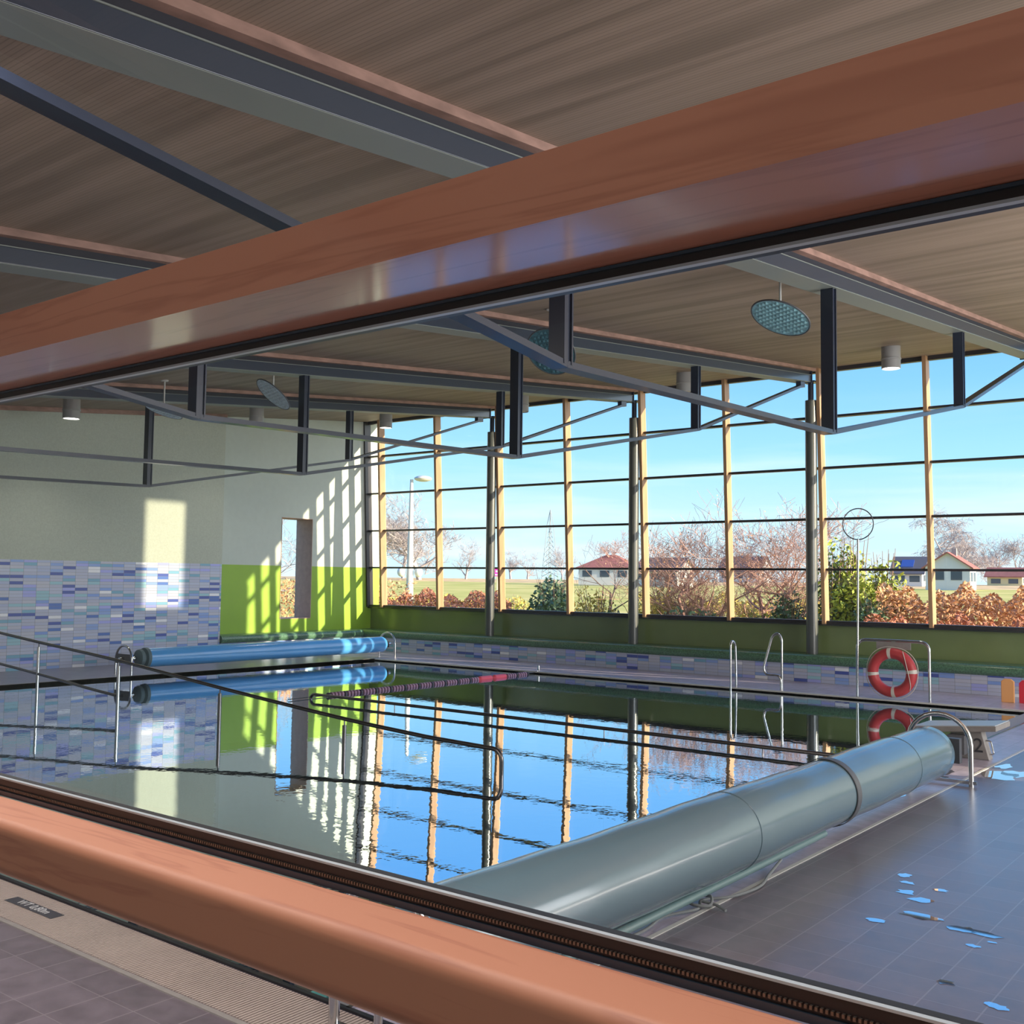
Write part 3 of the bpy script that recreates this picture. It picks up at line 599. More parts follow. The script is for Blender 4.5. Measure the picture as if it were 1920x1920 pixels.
t = thing('lane_rope', 'lane rope of small mauve floats with one bright pink stretch', 'lane rope', (-13.12, 14, WL))
m = MB(); m.tube([(-13.02, 10.9, WL+0.02), (-13.1, 14, WL+0.01), (-13.15, 17.5, WL+0.03)], 0.008, 6); m.build('cable', GREYP, t)
MAUVE = pm('mauve_float', (0.38, 0.22, 0.32), 0.4); PINKF = pm('pink_float', (0.85, 0.10, 0.16), 0.4); DARKF = pm('dark_float', (0.06, 0.05, 0.07), 0.4)
y = 11.75; i = 0
while y < 17.2:
    x = -13.05-0.1*(y-11)/6.5
    if 15.6 < y < 16.4:
        L_ = 0.43
        MB().lathe([(0.01, 0), (0.055, 0.05), (0.055, L_-0.05), (0.01, L_)], (x, y, WL+0.01), 'Y', 14).build('float', PINKF, t, smooth=True); y += L_+0.02; i += 1; continue
    MB().lathe([(0.01, 0), (0.048, 0.006), (0.048, 0.045), (0.01, 0.05)], (x, y, WL+0.01), 'Y', 12).build('float', MAUVE if i % 5 else DARKF, t, smooth=True)
    y += 0.072; i += 1
m = MB(); m.cyl((-13.15, 17.5, WL+0.02), (-13.15, 17.62, DK+0.02), 0.012, 8); m.cyl((-13.15, 17.62, DK), (-13.15, 17.62, DK+0.12), 0.03, 12); m.build('anchor', CHROME, t, smooth=True)

# lifebuoy stand, lifebuoy, ring pole
t = thing('lifebuoy_stand', 'stainless tube stand at the far pool edge carrying the red lifebuoy', 'stand', (-5.85, 17.6, DK))
MB().tube(fillet([(-6.45, 17.6, DK), (-6.45, 17.6, -0.94), (-5.27, 17.6, -0.94), (-5.27, 17.6, DK)], 0.16), 0.024, 14).build('frame', CHROME, t, smooth=True)
MB().box(-6.12, -5.56, 17.585, 17.60, -1.08, -0.95).build('hanger_plate', CONC, t)
t = thing('lifebuoy', 'red lifebuoy with white bands hanging on the tube stand', 'lifebuoy', (-5.84, 17.52, -1.85))
LC = Vector((-5.84, 17.51, -1.455)); RM, rm = 0.315, 0.088
def torus(a0, a1, r, n):
    return [(LC.x+RM*math.cos(a0+(a1-a0)*k/n), LC.y, LC.z+RM*math.sin(a0+(a1-a0)*k/n)) for k in range(n+1)]
MB().tube(torus(0, 2*PI*59/60, rm, 59), rm, 16, closed=True).build('ring', REDP, t, smooth=True)
for a in (0, PI/2, PI, 3*PI/2):
    a += 0.1
    MB().tube(torus(a-0.085, a+0.085, rm, 4), rm*1.02, 16).build('band', BAND, t, smooth=True)
rp = []
for k in range(49):
    a = 2*PI*k/48; rr = RM+rm+0.012+0.022*abs(math.sin(2*a+0.2))
    rp.append((LC.x+rr*math.cos(a), LC.y-0.01, LC.z+rr*math.sin(a)))
MB().tube(rp[:-1], 0.006, 6, closed=True).build('grab_rope', BAND, t, smooth=True)
MB().tube(smooth_path([(LC.x+0.20, LC.y-0.08, LC.z+0.36), (LC.x+0.27, LC.y-0.10, LC.z+0.1), (LC.x+0.32, LC.y-0.09, LC.z-0.16), (LC.x+0.30, LC.y-0.05, LC.z-0.27)]), 0.006, 6).build('cord', BAND, t, smooth=True)
t = thing('rescue_pole', 'tall thin pole with a large wire ring on top beside the lifebuoy', 'rescue pole', (-6.4, 17.55, DK))
MB().cyl((-6.43, 17.55, DK), (-6.40, 17.55, 0.74), 0.018, 12).build('pole', CHROME, t, smooth=True)
MB().tube(arc((-6.40, 17.55, 1.0), 0.262, 0, 2*PI*47/48, 47), 0.009, 8, closed=True).build('hoop', RAILM, t, smooth=True)

# ---------------------------------------------------------------- cover rollers
def stand_loop(t, X, y, hw, zt, zb, r=0.024, footbar=True):
    c = zt-hw
    p = [(X+hw, y, zb)]+arc((X, y, c), hw, 0, PI, 14)+[(X-hw, y, zb)]
    MB().tube(p, r, 12).build('support_loop', CHROME, t, smooth=True)
    if footbar:
        MB().box(X-hw-0.02, X+hw+0.05, y-0.015, y+0.015, zb+0.02, zb+0.05).build('foot_bar', CHROME, t)
t = thing('cover_roller', 'large silver blue pool cover roller beside the tiled deck at right', 'cover roller', (-3.1, 7, DK))
RX, RZ, RR = -3.12, -1.585, 0.245
m = MB(); prof = [(0.02, 3.4), (RR-0.02, 3.4)]
y = 3.42; 
while y < 10.3: prof.append((RR+0.004*math.sin(y*2.3)+0.002*math.sin(y*9), y)); y += 0.17
prof += [(RR, 10.33), (RR-0.015, 10.36), (0.02, 10.36)]
m.lathe([(r, h) for r, h in prof], (RX, 0, RZ), 'Y', 56); m.build('rolled_cover', COVER, t, smooth=True)
MB().lathe([(RR+0.005, 7.82), (RR+0.010, 7.825), (RR+0.010, 7.90), (RR+0.005, 7.905)], (RX, 0, RZ), 'Y', 56).build('strap', GREYP, t, smooth=True)
for yy in (6.18, 9.35): MB().lathe([(RR+0.0035, yy), (RR+0.0065, yy+0.002), (RR+0.0035, yy+0.006)], (RX, 0, RZ), 'Y', 56).build('seam', COVER, t, smooth=True)
MB().cyl((RX, 10.3, RZ), (RX, 10.66, RZ), 0.035, 16).build('axle', CHROME, t, smooth=True)
m = MB(); m.box(RX+0.02, RX+0.24, 10.50, 10.58, RZ-0.10, RZ+0.13); m.build('gear_box', GREYP, t)
stand_loop(t, -3.095, 10.6, 0.29, -1.24, DK, 0.024)
stand_loop(t, -3.07, 3.1, 0.29, -1.24, DK, 0.024)
MB().cyl((RX, 3.05, RZ), (RX, 3.5, RZ), 0.035, 16).build('axle', CHROME, t, smooth=True)
MB().tube([(-3.02, 3.6, -1.835), (-3.02, 5.0, -1.835), (-3.03, 6.2, -1.838), (-3.05, 7.62, -1.84)], 0.026, 12).build('cover_edge_tube', PIPEG, t, smooth=True)
t = thing('rope', 'thin grey rope with a knot lying under the silver cover roller', 'rope', (-3, 6, DK))
m = MB(); z = DK+0.012
m.tube(smooth_path([(-3.0, 6.75, -1.85), (-2.97, 6.5, z), (-2.9, 6.2, z), (-2.94, 5.9, z), (-3.04, 5.72, z), (-2.98, 5.55, z), (-3.06, 5.3, z), (-3.02, 5.0, z), (-3.05, 4.5, z), (-3.0, 3.9, z)], 5), 0.009, 8)
m.tube(smooth_path([(-3.06, 5.78, z+0.01), (-2.98, 5.72, z+0.03), (-2.94, 5.62, z+0.01), (-3.02, 5.55, z+0.02), (-3.08, 5.63, z+0.03), (-3.02, 5.72, z+0.03)], 5), 0.009, 8)
m.tube(smooth_path([(-3.0, 5.64, z+0.02), (-2.92, 5.66, z+0.01), (-2.84, 5.63, z)], 4), 0.009, 8)
m.build('cord', ROPE, t, smooth=True)

t = thing('cover_roller', 'bright blue pool cover roller in front of the mosaic and green end wall', 'cover roller', (-18.12, 14.8, DK))
BX, BZ, BR = -18.15, -1.60, 0.185
m = MB(); prof = [(0.02, 11.66), (BR, 11.66)]; y = 11.7
while y < 18.0: prof.append((BR+0.002*math.sin(y*3), y)); y += 0.25
prof += [(BR, 18.0), (BR-0.03, 18.06), (0.02, 18.07)]
m.lathe(prof, (BX, 0, BZ), 'Y', 40); m.build('rolled_cover', COVERB, t, smooth=True)
FOAM = pm('grey_blue_foam', (0.10, 0.16, 0.19), 0.6)
MB().lathe([(0.03, 11.46), (0.10, 11.46), (0.16, 11.50), (0.17, 11.56), (0.12, 11.58), (0.13, 11.60), (0.19, 11.62), (0.195, 11.68), (0.10, 11.69)], (BX, 0, BZ), 'Y', 32).build('end_flange', FOAM, t, smooth=True)
MB().cyl((BX, 11.1, BZ), (BX, 18.3, BZ), 0.035, 16).build('axle', CHROME, t, smooth=True)
m = MB(); m.box(BX-0.27, BX+0.22, 11.19, 11.23, BZ-0.09, BZ+0.09); m.build('bearing_plate', GREYP, t)
stand_loop(t, BX-0.02, 11.21, 0.27, -1.35, DK, 0.022, False)
stand_loop(t, BX-0.02, 18.22, 0.27, -1.33, DK, 0.022, False)
m = MB(); m.box(BX-0.10, BX+0.10, 18.10, 18.16, BZ-0.07, BZ+0.07); m.build('gear_box', BLACK, t)

# ---------------------------------------------------------------- starting block with the number 2
t = thing('starting_block', 'grey starting block with the number 2 on its side behind the roller', 'starting block', (-3.3, 12.4, DK))
m = MB(); m.prism([(-3.46, DK), (-3.06, DK), (-3.14, -1.60), (-3.46, -1.60)], 'Y', 12.28, 12.44); m.build('pedestal', CONC, t, bevel=0.008)
m = MB(); m.prism([(-3.85, -1.66), (-3.85, -1.60), (-2.97, -1.52), (-2.97, -1.575)], 'Y', 12.2, 12.82); m.build('platform', CONC, t, bevel=0.005)
m = MB(); m.prism([(-3.84, -1.6), (-3.84, -1.59), (-2.98, -1.511), (-2.98, -1.521)], 'Y', 12.21, 12.81); m.build('ribbed_top', BLKTOP, t)
MB().box(-3.45, -3.27, 12.1, 12.27, -1.84, -1.64).build('side_box', GREYP, t)
MB().tube(fillet([(-3.12, 12.35, -1.70), (-3.06, 12.35, -1.70), (-3.03, 12.35, -1.84), (-3.07, 12.35, -1.845)], 0.02), 0.008, 8).build('hook', CHROME, t, smooth=True)
text_mesh('2', 0.215, 'number', pm('black_number', (0.03, 0.03, 0.04), 0.5), t, Matrix.Translation((-3.17, 12.272, -1.755)) @ Matrix.Rotation(PI/2, 4, 'X'))

# plain orange and red boards added at the far right, by the bench
tag(MB().prism([(-4.42, DK), (-4.22, DK), (-4.22, -1.56), (-4.27, -1.52), (-4.37, -1.52), (-4.42, -1.56)], 'Y', 18.52, 18.56).build('kickboard', pm('orange_board', (0.85, 0.42, 0.16), 0.6), bevel=0.01), 'orange board standing on the far deck at the right edge', 'kickboard', 'boards')
tag(MB().prism([(-4.16, DK), (-3.93, DK), (-3.93, -1.58), (-3.98, -1.53), (-4.11, -1.53), (-4.16, -1.58)], 'Y', 18.56, 18.60).build('kickboard', pm('red_board', (0.75, 0.03, 0.06), 0.6), bevel=0.01), 'bright red board standing right of the orange one', 'kickboard', 'boards')
# short post by the overflow grate
t = thing('guard_post', 'short stainless post beside the beige grate at the bottom edge', 'post', (-2.98, 2.98, DK))
MB().cyl((-2.98, 2.98, DK), (-2.98, 2.98, -1.45), 0.018, 12).build('shaft', CHROME, t, smooth=True)
MB().sphere((-2.98, 2.98, -1.45), 0.022, 12, 8).build('cap', CHROME, t, smooth=True)

# puddles
PUD = glassmat('puddle_water', 12.0, (0.9, 0.93, 0.97), 1.0, 0.02)
def puddle(cx, cy, r, sx_, sy_, n=14):
    v = []; 
    for k in range(n):
        a = 2*PI*k/n; q = r*random.uniform(0.55, 1.15); v.append((cx+q*math.cos(a)*sx_, cy+q*math.sin(a)*sy_, DK+0.0025))
    return v
m = MB()
for cx, cy, r, a, b in ((-2.237, 6.94, .05, 1.2, .8), (-2.17, 6.72, .06, 1, 1), (-2.05, 6.62, .07, 1.3, .9), (-1.95, 6.3, .09, 1.4, .7), (-2.3, 7.1, .05, 1, 1), (-2.02, 6.9, .05, 1.1, .7), (-1.7, 6.22, .07, 1.2, .9), (-1.60, 6.22, .08, 1.3, .7), (-1.58, 5.97, .035, 1.2, .8),
    (-1.52, 6.1, .03, 1.2, .6), (-1.55, 5.35, .045, 1.2, .8), (-1.28, 5.2, .05, 1.2, .8), (-2.12, 6.05, .05, 1.3, .8), (-2.75, 11.35, .16, 1.2, 1.8), (-2.62, 11.6, .12, 1.3, 2.0), (-2.85, 12.0, .10, .8, 1.8), (-3.2, 9.7, .10, .8, 1.6), (-3.22, 11.2, .12, .8, 2.2), (-3.15, 10.9, .08, 1, 1.5), (-3.2, 9.2, .07, .8, 1.5)):
    v = puddle(cx, cy, r, a, b); m.add(v, [tuple(range(len(v)))])
tag(m.build('puddle', PUD), 'small scattered puddles on the deck tiles at right', 'puddle', kind='stuff')

# ---------------------------------------------------------------- outside
GRASS = pm('winter_meadow', (0.54, 0.54, 0.08), 0.9, noise=0.25, nscale=0.16, col2=(0.72, 0.60, 0.20))
GP = [(20.6, -2.1), (26, -2.05), (40, -1.5), (60, -0.95), (85, -0.55), (120, -0.35), (620, -0.2)]
def ground(y):
    for (a, za), (b, zb) in zip(GP, GP[1:]):
        if y <= b: return za+(zb-za)*max(0, y-a)/(b-a)
    return GP[-1][1]
struct(MB().prism(GP+[(620, -3.5), (20.6, -3.5)], 'X', -420, 260).build('floor_meadow', GRASS), 'sunlit green and yellow meadow')
struct(MB().box(-420, -21.4, -60, 20.6, -2.5, -2.1).build('floor_meadow_side', GRASS))
DRY = pm('dry_grass_bank', (0.70, 0.48, 0.24), 0.95, noise=0.3, nscale=0.5)
m = MB(); random.seed(3)
struct(MB().prism([(100, -0.6), (112, -0.2), (135, 0.0), (160, 0.0), (175, -0.5), (175, -2.3), (100, -2.3)], 'X', -420, 260).build('floor_bank', DRY))

def limb_tree(m, base, height, r0, spread, levels=4, seed=1, droop=0.0, kids=(3, 4), first=0.25, stems=1):
    rnd = random.Random(seed)
    def grow(p, d, L, r, lv):
        n = 3; pts = [p]; dd = d.copy(); rs = [r]
        for i in range(n):
            dd = (dd+Vector((rnd.uniform(-1, 1), rnd.uniform(-1, 1), rnd.uniform(-0.4, 0.7)-droop*(levels-lv)*0.5))*0.24).normalized()
            pts.append(pts[-1]+dd*L/n); rs.append(max(r0*0.05, r*(1-0.45*(i+1)/n)))
        m.tube(pts, rs, 5 if lv > 2 else 3, cap=False)
        if lv <= 0: return
        for k in range(rnd.randint(*kids)+(1 if lv == levels else 0)):
            i = rnd.randint(1, n); q = pts[i]
            ax = Vector((rnd.uniform(-1, 1), rnd.uniform(-1, 1), rnd.uniform(-0.25, 0.8))).normalized()
            nd = (dd*0.5+ax*spread).normalized()
            grow(q, nd, L*rnd.uniform(0.6, 0.85), rs[i]*0.62, lv-1)
    for s_ in range(stems):
        a = 2*PI*s_/stems+seed; k = 0.0 if stems == 1 else 0.45
        grow(Vector(base), Vector((0.05+k*math.cos(a), k*math.sin(a), 1)).normalized(), height*first*1.6, r0, levels)
def leaves(m, c, rad, n, size, seed=1, shell=0.55):
    rnd = random.Random(seed)
    for i in range(n):
        while True:
            p = Vector((rnd.uniform(-1, 1), rnd.uniform(-1, 1), rnd.uniform(-1, 1)))
            if shell < p.length < 1: break
        p = Vector((c[0]+p.x*rad[0], c[1]+p.y*rad[1], c[2]+p.z*rad[2]))
        a = Vector((rnd.uniform(-1, 1), rnd.uniform(-1, 1), rnd.uniform(-1, 1))).normalized(); b = a.cross(Vector((rnd.uniform(-1, 1), rnd.uniform(-1, 1), rnd.uniform(-1, 1)))).normalized(); s = size*rnd.uniform(0.6, 1.3)
        m.add([p-a*s, p+b*s*0.5, p+a*s, p-b*s*0.5], [(0, 1, 2, 3)])
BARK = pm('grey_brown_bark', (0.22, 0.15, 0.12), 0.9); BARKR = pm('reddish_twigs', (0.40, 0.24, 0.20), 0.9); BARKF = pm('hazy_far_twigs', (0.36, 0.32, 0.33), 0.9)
LG = pm('yellow_green_leaves', (0.30, 0.36, 0.05), 0.6, noise=0.5, nscale=3); LD = pm('dark_green_leaves', (0.09, 0.17, 0.09), 0.5, noise=0.5, nscale=4); LB = pm('copper_hedge_leaves', (0.55, 0.30, 0.16), 0.7, noise=0.4, nscale=3)
LR = pm('reddish_groundcover', (0.42, 0.16, 0.10), 0.8, noise=0.4, nscale=3); LY = pm('straw_yellow_leaves', (0.52, 0.42, 0.10), 0.7, noise=0.4, nscale=3)
GZ = -2.1
def tree(px, D, h, label, seed, mat=BARK, spread=0.75, levels=5, r=0.1, cat='tree', group='bare trees outside', droop=0.0, leafm=None, kids=(3, 4), first=0.25, stems=1):
    p = at(px, 1080, D); GZ = ground(p.y); h = h+(-2.1-GZ); t = thing('bare_tree', label, cat, (p.x, p.y, GZ), group)
    m = MB(); limb_tree(m, (p.x, p.y, GZ-0.1), h, r, spread, levels, seed, droop, kids, first, stems)
    # keep the wanted height
    zt = max(v[2] for v in m.v); k = h/(zt-GZ); m.v = [(p.x+(x-p.x)*k, p.y+(y-p.y)*k, GZ-0.1+(z-GZ+0.1)*k) for x, y, z in m.v]
    m.build('branches', mat, t)
    if leafm:
        rnd = random.Random(seed); l = MB(); vs = rnd.sample(m.v, min(len(m.v), leafm[1]))
        for v in vs:
            if v[2] > GZ+h*0.35: leaves(l, v, (0.12, 0.12, 0.12), 1, leafm[2], rnd.randint(0, 9999), 0)
        l.build('foliage', leafm[0], t)
    return t
tree(1295, 29, 4.75, 'left one of the two big bare spreading trees, over the low white house', 11, BARKR, 0.9, 5, 0.085, kids=(3, 4), stems=4, leafm=(LB, 900, 0.03))
tree(1445, 30, 4.7, 'right one of the two big bare spreading trees, touching the rightmost column', 24, BARKR, 0.9, 5, 0.09, kids=(3, 4), stems=3, leafm=(LB, 1100, 0.03))
tree(1135, 34, 3.9, 'thin sparse young tree in front of the red roofed house', 5, BARK, 0.6, 4, 0.05, kids=(2, 3), stems=2)
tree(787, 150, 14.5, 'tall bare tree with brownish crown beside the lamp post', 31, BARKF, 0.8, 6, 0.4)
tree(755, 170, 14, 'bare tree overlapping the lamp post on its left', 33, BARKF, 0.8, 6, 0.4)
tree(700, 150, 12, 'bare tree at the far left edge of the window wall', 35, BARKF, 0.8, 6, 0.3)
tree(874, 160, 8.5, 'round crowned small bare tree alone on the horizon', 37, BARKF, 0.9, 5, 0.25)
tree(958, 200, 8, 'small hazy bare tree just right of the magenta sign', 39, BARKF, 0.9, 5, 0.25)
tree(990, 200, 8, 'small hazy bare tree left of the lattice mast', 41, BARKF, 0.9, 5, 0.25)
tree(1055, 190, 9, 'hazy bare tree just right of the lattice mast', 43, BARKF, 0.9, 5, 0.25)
tree(1160, 110, 7.5, 'bare reddish tree behind the red roof', 45, BARKR, 0.8, 5, 0.2)
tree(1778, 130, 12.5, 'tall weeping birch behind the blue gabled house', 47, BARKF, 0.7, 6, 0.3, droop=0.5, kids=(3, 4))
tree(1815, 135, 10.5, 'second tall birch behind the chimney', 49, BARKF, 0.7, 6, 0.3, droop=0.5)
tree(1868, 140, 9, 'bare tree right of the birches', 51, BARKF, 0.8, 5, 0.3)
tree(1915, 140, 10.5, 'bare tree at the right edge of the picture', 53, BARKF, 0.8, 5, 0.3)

def bush(px, D, w, h, label, mat, n, size, seed, group='bushes outside', name='bush', twigs=None, depth=None):
    p = at(px, 1080, D); t = thing(name, label, 'bush', (p.x, p.y, GZ), group)
    m = MB(); rnd = random.Random(seed); k = 5
    for i in range(k):
        cx = p.x+rnd.uniform(-.3, .3)*w*rt.x; cy = p.y+rnd.uniform(-.3, .3)*w*rt.y; hh = h*rnd.uniform(0.7, 1.0)
        leaves(m, (cx, cy, GZ+hh*0.5), (w*0.42, (depth or w)*0.42, hh*0.55), int(n*1.7)//k, size*1.2, rnd.randint(0, 99999), 0.2)
    m.build('foliage', mat, t)
    b = MB()
    for i in range(14):
        a = rnd.uniform(0, 2*PI); q = rnd.uniform(0.1, 0.4)*w
        b.tube([(p.x, p.y, GZ), (p.x+q*.5*math.cos(a), p.y+q*.5*math.sin(a), GZ+h*0.5), (p.x+q*math.cos(a), p.y+q*math.sin(a), GZ+h*rnd.uniform(0.8, 1.08))], [0.03, 0.02, 0.006], 4)
    b.build('twigs', twigs or BARK, t)
bush(1041, 33, 1.7, 2.35, 'dense dark green rounded bush left of the young tree', LD, 1500, 0.07, 1)
bush(965, 36, 1.7, 1.5, 'low mixed bush at the foot of the magenta sign', LG, 500, 0.05, 2)
bush(1120, 30, 1.6, 1.9, 'low twiggy green and yellow bush under the young tree', LY, 900, 0.05, 3)
bush(1150, 29, 1.2, 1.35, 'dark low bush beside the middle column', LD, 700, 0.05, 4)
bush(1235, 29, 1.3, 1.9, 'straw coloured bush between column and large bare tree', LY, 700, 0.05, 5)
bush(1300, 28, 1.5, 1.55, 'green and dark bush at the foot of the large bare tree', LD, 900, 0.055, 6)
bush(1420, 28, 1.0, 1.4, 'small green bush left of the thick dark trunk', LG, 500, 0.05, 7)
bush(1485, 28, 1.2, 1.9, 'dark green ivy bush right of the thick dark trunk', LD, 1100, 0.055, 8)
bush(1600, 26, 1.5, 3.2, 'tall yellow green evergreen bush behind the rescue pole', LG, 2600, 0.06, 9)
bush(1655, 27, 1.1, 2.8, 'yellow green bush right of the rescue pole', LG, 1400, 0.06, 10)
bush(1560, 26, 0.8, 3.0, 'twiggy upright bush right behind the rightmost column', LD, 700, 0.05, 12)
bush(1640, 25, 1.1, 1.8, 'dark green lower bush under the yellow green evergreens', LD, 900, 0.055, 14)
def hedge(a, b, D0, D1, h, mat, n, size, label, seed, name='hedge'):
    m = MB(); rnd = random.Random(seed)
    for i in range(n):
        u = rnd.random(); D = D0+(D1-D0)*rnd.random(); p = at(a+(b-a)*u, 1080, D)
        z = GZ+h*(rnd.random()**0.6)*(0.88+0.07*math.sin(u*17)+0.06*math.sin(u*43))
        v1 = Vector((rnd.uniform(-1, 1), rnd.uniform(-1, 1), rnd.uniform(-1, 1))).normalized(); v2 = v1.cross(Vector((rnd.uniform(-1, 1), rnd.uniform(-1, 1), 1))).normalized(); s = size*rnd.uniform(.6, 1.3)
        q = Vector((p.x, p.y, z)); m.add([q-v1*s, q+v2*s*.5, q+v1*s, q-v2*s*.5], [(0, 1, 2, 3)])
    return tag(m.build(name, mat), label, 'hedge', kind='stuff')
hedge(1640, 2000, 24.5, 28, 2.15, LB, 15000, 0.062, 'copper brown leafy hedge at right outside the windows', 21)
hedge(1620, 2000, 23.4, 24.4, 1.45, LR, 5000, 0.055, 'reddish lower hedge in front of the copper hedge', 22)
hedge(660, 960, 33, 37, 1.75, LR, 9000, 0.065, 'reddish low groundcover outside the left windows', 23)
hedge(700, 1000, 37, 41, 1.5, LY, 5500, 0.065, 'straw coloured low growth behind the reddish groundcover', 24)
hedge(1180, 1560, 31, 36, 1.75, LY, 12000, 0.065, 'yellowish undergrowth among the bare trees', 25)

m = MB(); rnd_ = random.Random(77)
for i in range(6000):
    x, y = rnd_.uniform(-27, -24.5), rnd_.uniform(17.5, 26); z = GZ+2.0*rnd_.random()**0.7; leaves(m, (x, y, z), (0.05, 0.05, 0.05), 1, 0.06, i, 0)
tag(m.build('hedge', LB), 'coppery hedge seen through the slit window in the end wall', 'hedge', kind='stuff')
tw = thing('bare_tree', 'pale bare tree seen through the slit window', 'tree', (-31, 25.5, GZ), 'bare trees outside')
m = MB(); limb_tree(m, (-31, 25.5, GZ-0.1), 6, 0.12, 0.9, 5, 90, 0, (3, 3)); m.build('branches', BARKF, tw)
# lamp post, sign, mast
LPO = pm('light_grey_post', (0.50, 0.50, 0.50), 0.4)
p = at(762, 1080, 52); q = at(772, 897, 52)
t = thing('street_lamp', 'tall grey street lamp outside the left windows', 'street lamp', (p.x, p.y, GZ))
lx, ly = q.x, q.y
MB().tube([(lx, ly, GZ), (lx, ly, GZ+2.2), (lx, ly, 4.85)], [0.19, 0.17, 0.08], 14).build('pole', LPO, t, smooth=True)
m = MB(); m.sphere((lx+0.42*rt.x+0.1, ly+0.42*rt.y+0.1, 4.9), 0.36, 14, 8, (1.25, 1.25, 0.42)); m.build('lamp_head', LPO, t, smooth=True)
for s_ in (-0.42, 0.42):
    MB().sphere((lx+s_*rt.x, ly+s_*rt.y, 0.28), 0.22, 12, 8, (1, 1, 1.1)).build('loudspeaker', WHITE, t, smooth=True)
MAG = pm('magenta_panel', (0.62, 0.03, 0.40), 0.5)
p = at(932, 1073, 60)
t = thing('road_sign', 'small magenta and white sign on a pale post by the leftmost column', 'sign', (p.x, p.y, GZ))
MB().cyl((p.x, p.y, GZ), (p.x, p.y, p.z-0.1), 0.05, 8).build('post', pm('yellowish_post', (0.6, 0.55, 0.3), 0.6), t)
nv = (-Vector((p.x, p.y, 0))).normalized(); sv = Vector((-nv.y, nv.x, 0))
def panel(c, w_, h_, th, off):
    c = Vector(c)+nv*off; m = MB(); m.bar(c-Vector((0, 0, h_/2)), c+Vector((0, 0, h_/2)), w_, th, tuple(sv)); return m
panel(p, 0.44, 0.52, 0.04, 0.05).build('border', WHITE, t, bevel=0.08)
panel(p, 0.38, 0.46, 0.02, 0.08).build('panel', MAG, t, bevel=0.06)
panel(p+Vector((0, 0, 0.05)), 0.16, 0.10, 0.01, 0.095).build('symbol', WHITE, t)
panel(p-Vector((0, 0, 0.14)), 0.24, 0.06, 0.01, 0.095).build('symbol', WHITE, t)
b0 = at(1031, 1066, 330); tp = at(1033, 955, 330)
t = thing('lattice_mast', 'thin lattice mast on the horizon', 'mast', (b0.x, b0.y, GZ))
m = MB(); hb, ht, wb = GZ, tp.z, 2.0
for sx_, sy_ in ((1, 1), (1, -1), (-1, 1), (-1, -1)):
    m.tube([(b0.x+sx_*wb, b0.y+sy_*wb, hb), (b0.x+sx_*0.7, b0.y+sy_*0.7, hb+(ht-hb)*0.8), (b0.x, b0.y, ht)], 0.14, 4)
for i in range(12):
    f0, f1 = i/13, (i+1)/13
    w0 = wb*(1-f0*0.95); w1 = wb*(1-f1*0.95); z0 = hb+(ht-hb)*f0*0.82; z1 = hb+(ht-hb)*f1*0.82
    for a, b in (((-1, -1), (1, -1)), ((1, -1), (1, 1)), ((1, 1), (-1, 1)), ((-1, 1), (-1, -1))):
        m.tube([(b0.x+a[0]*w0, b0.y+a[1]*w0, z0), (b0.x+b[0]*w1, b0.y+b[1]*w1, z1)], 0.10, 3)
m.build('lattice', pm('hazy_grey_steel', (0.26, 0.31, 0.37), 0.7), t)

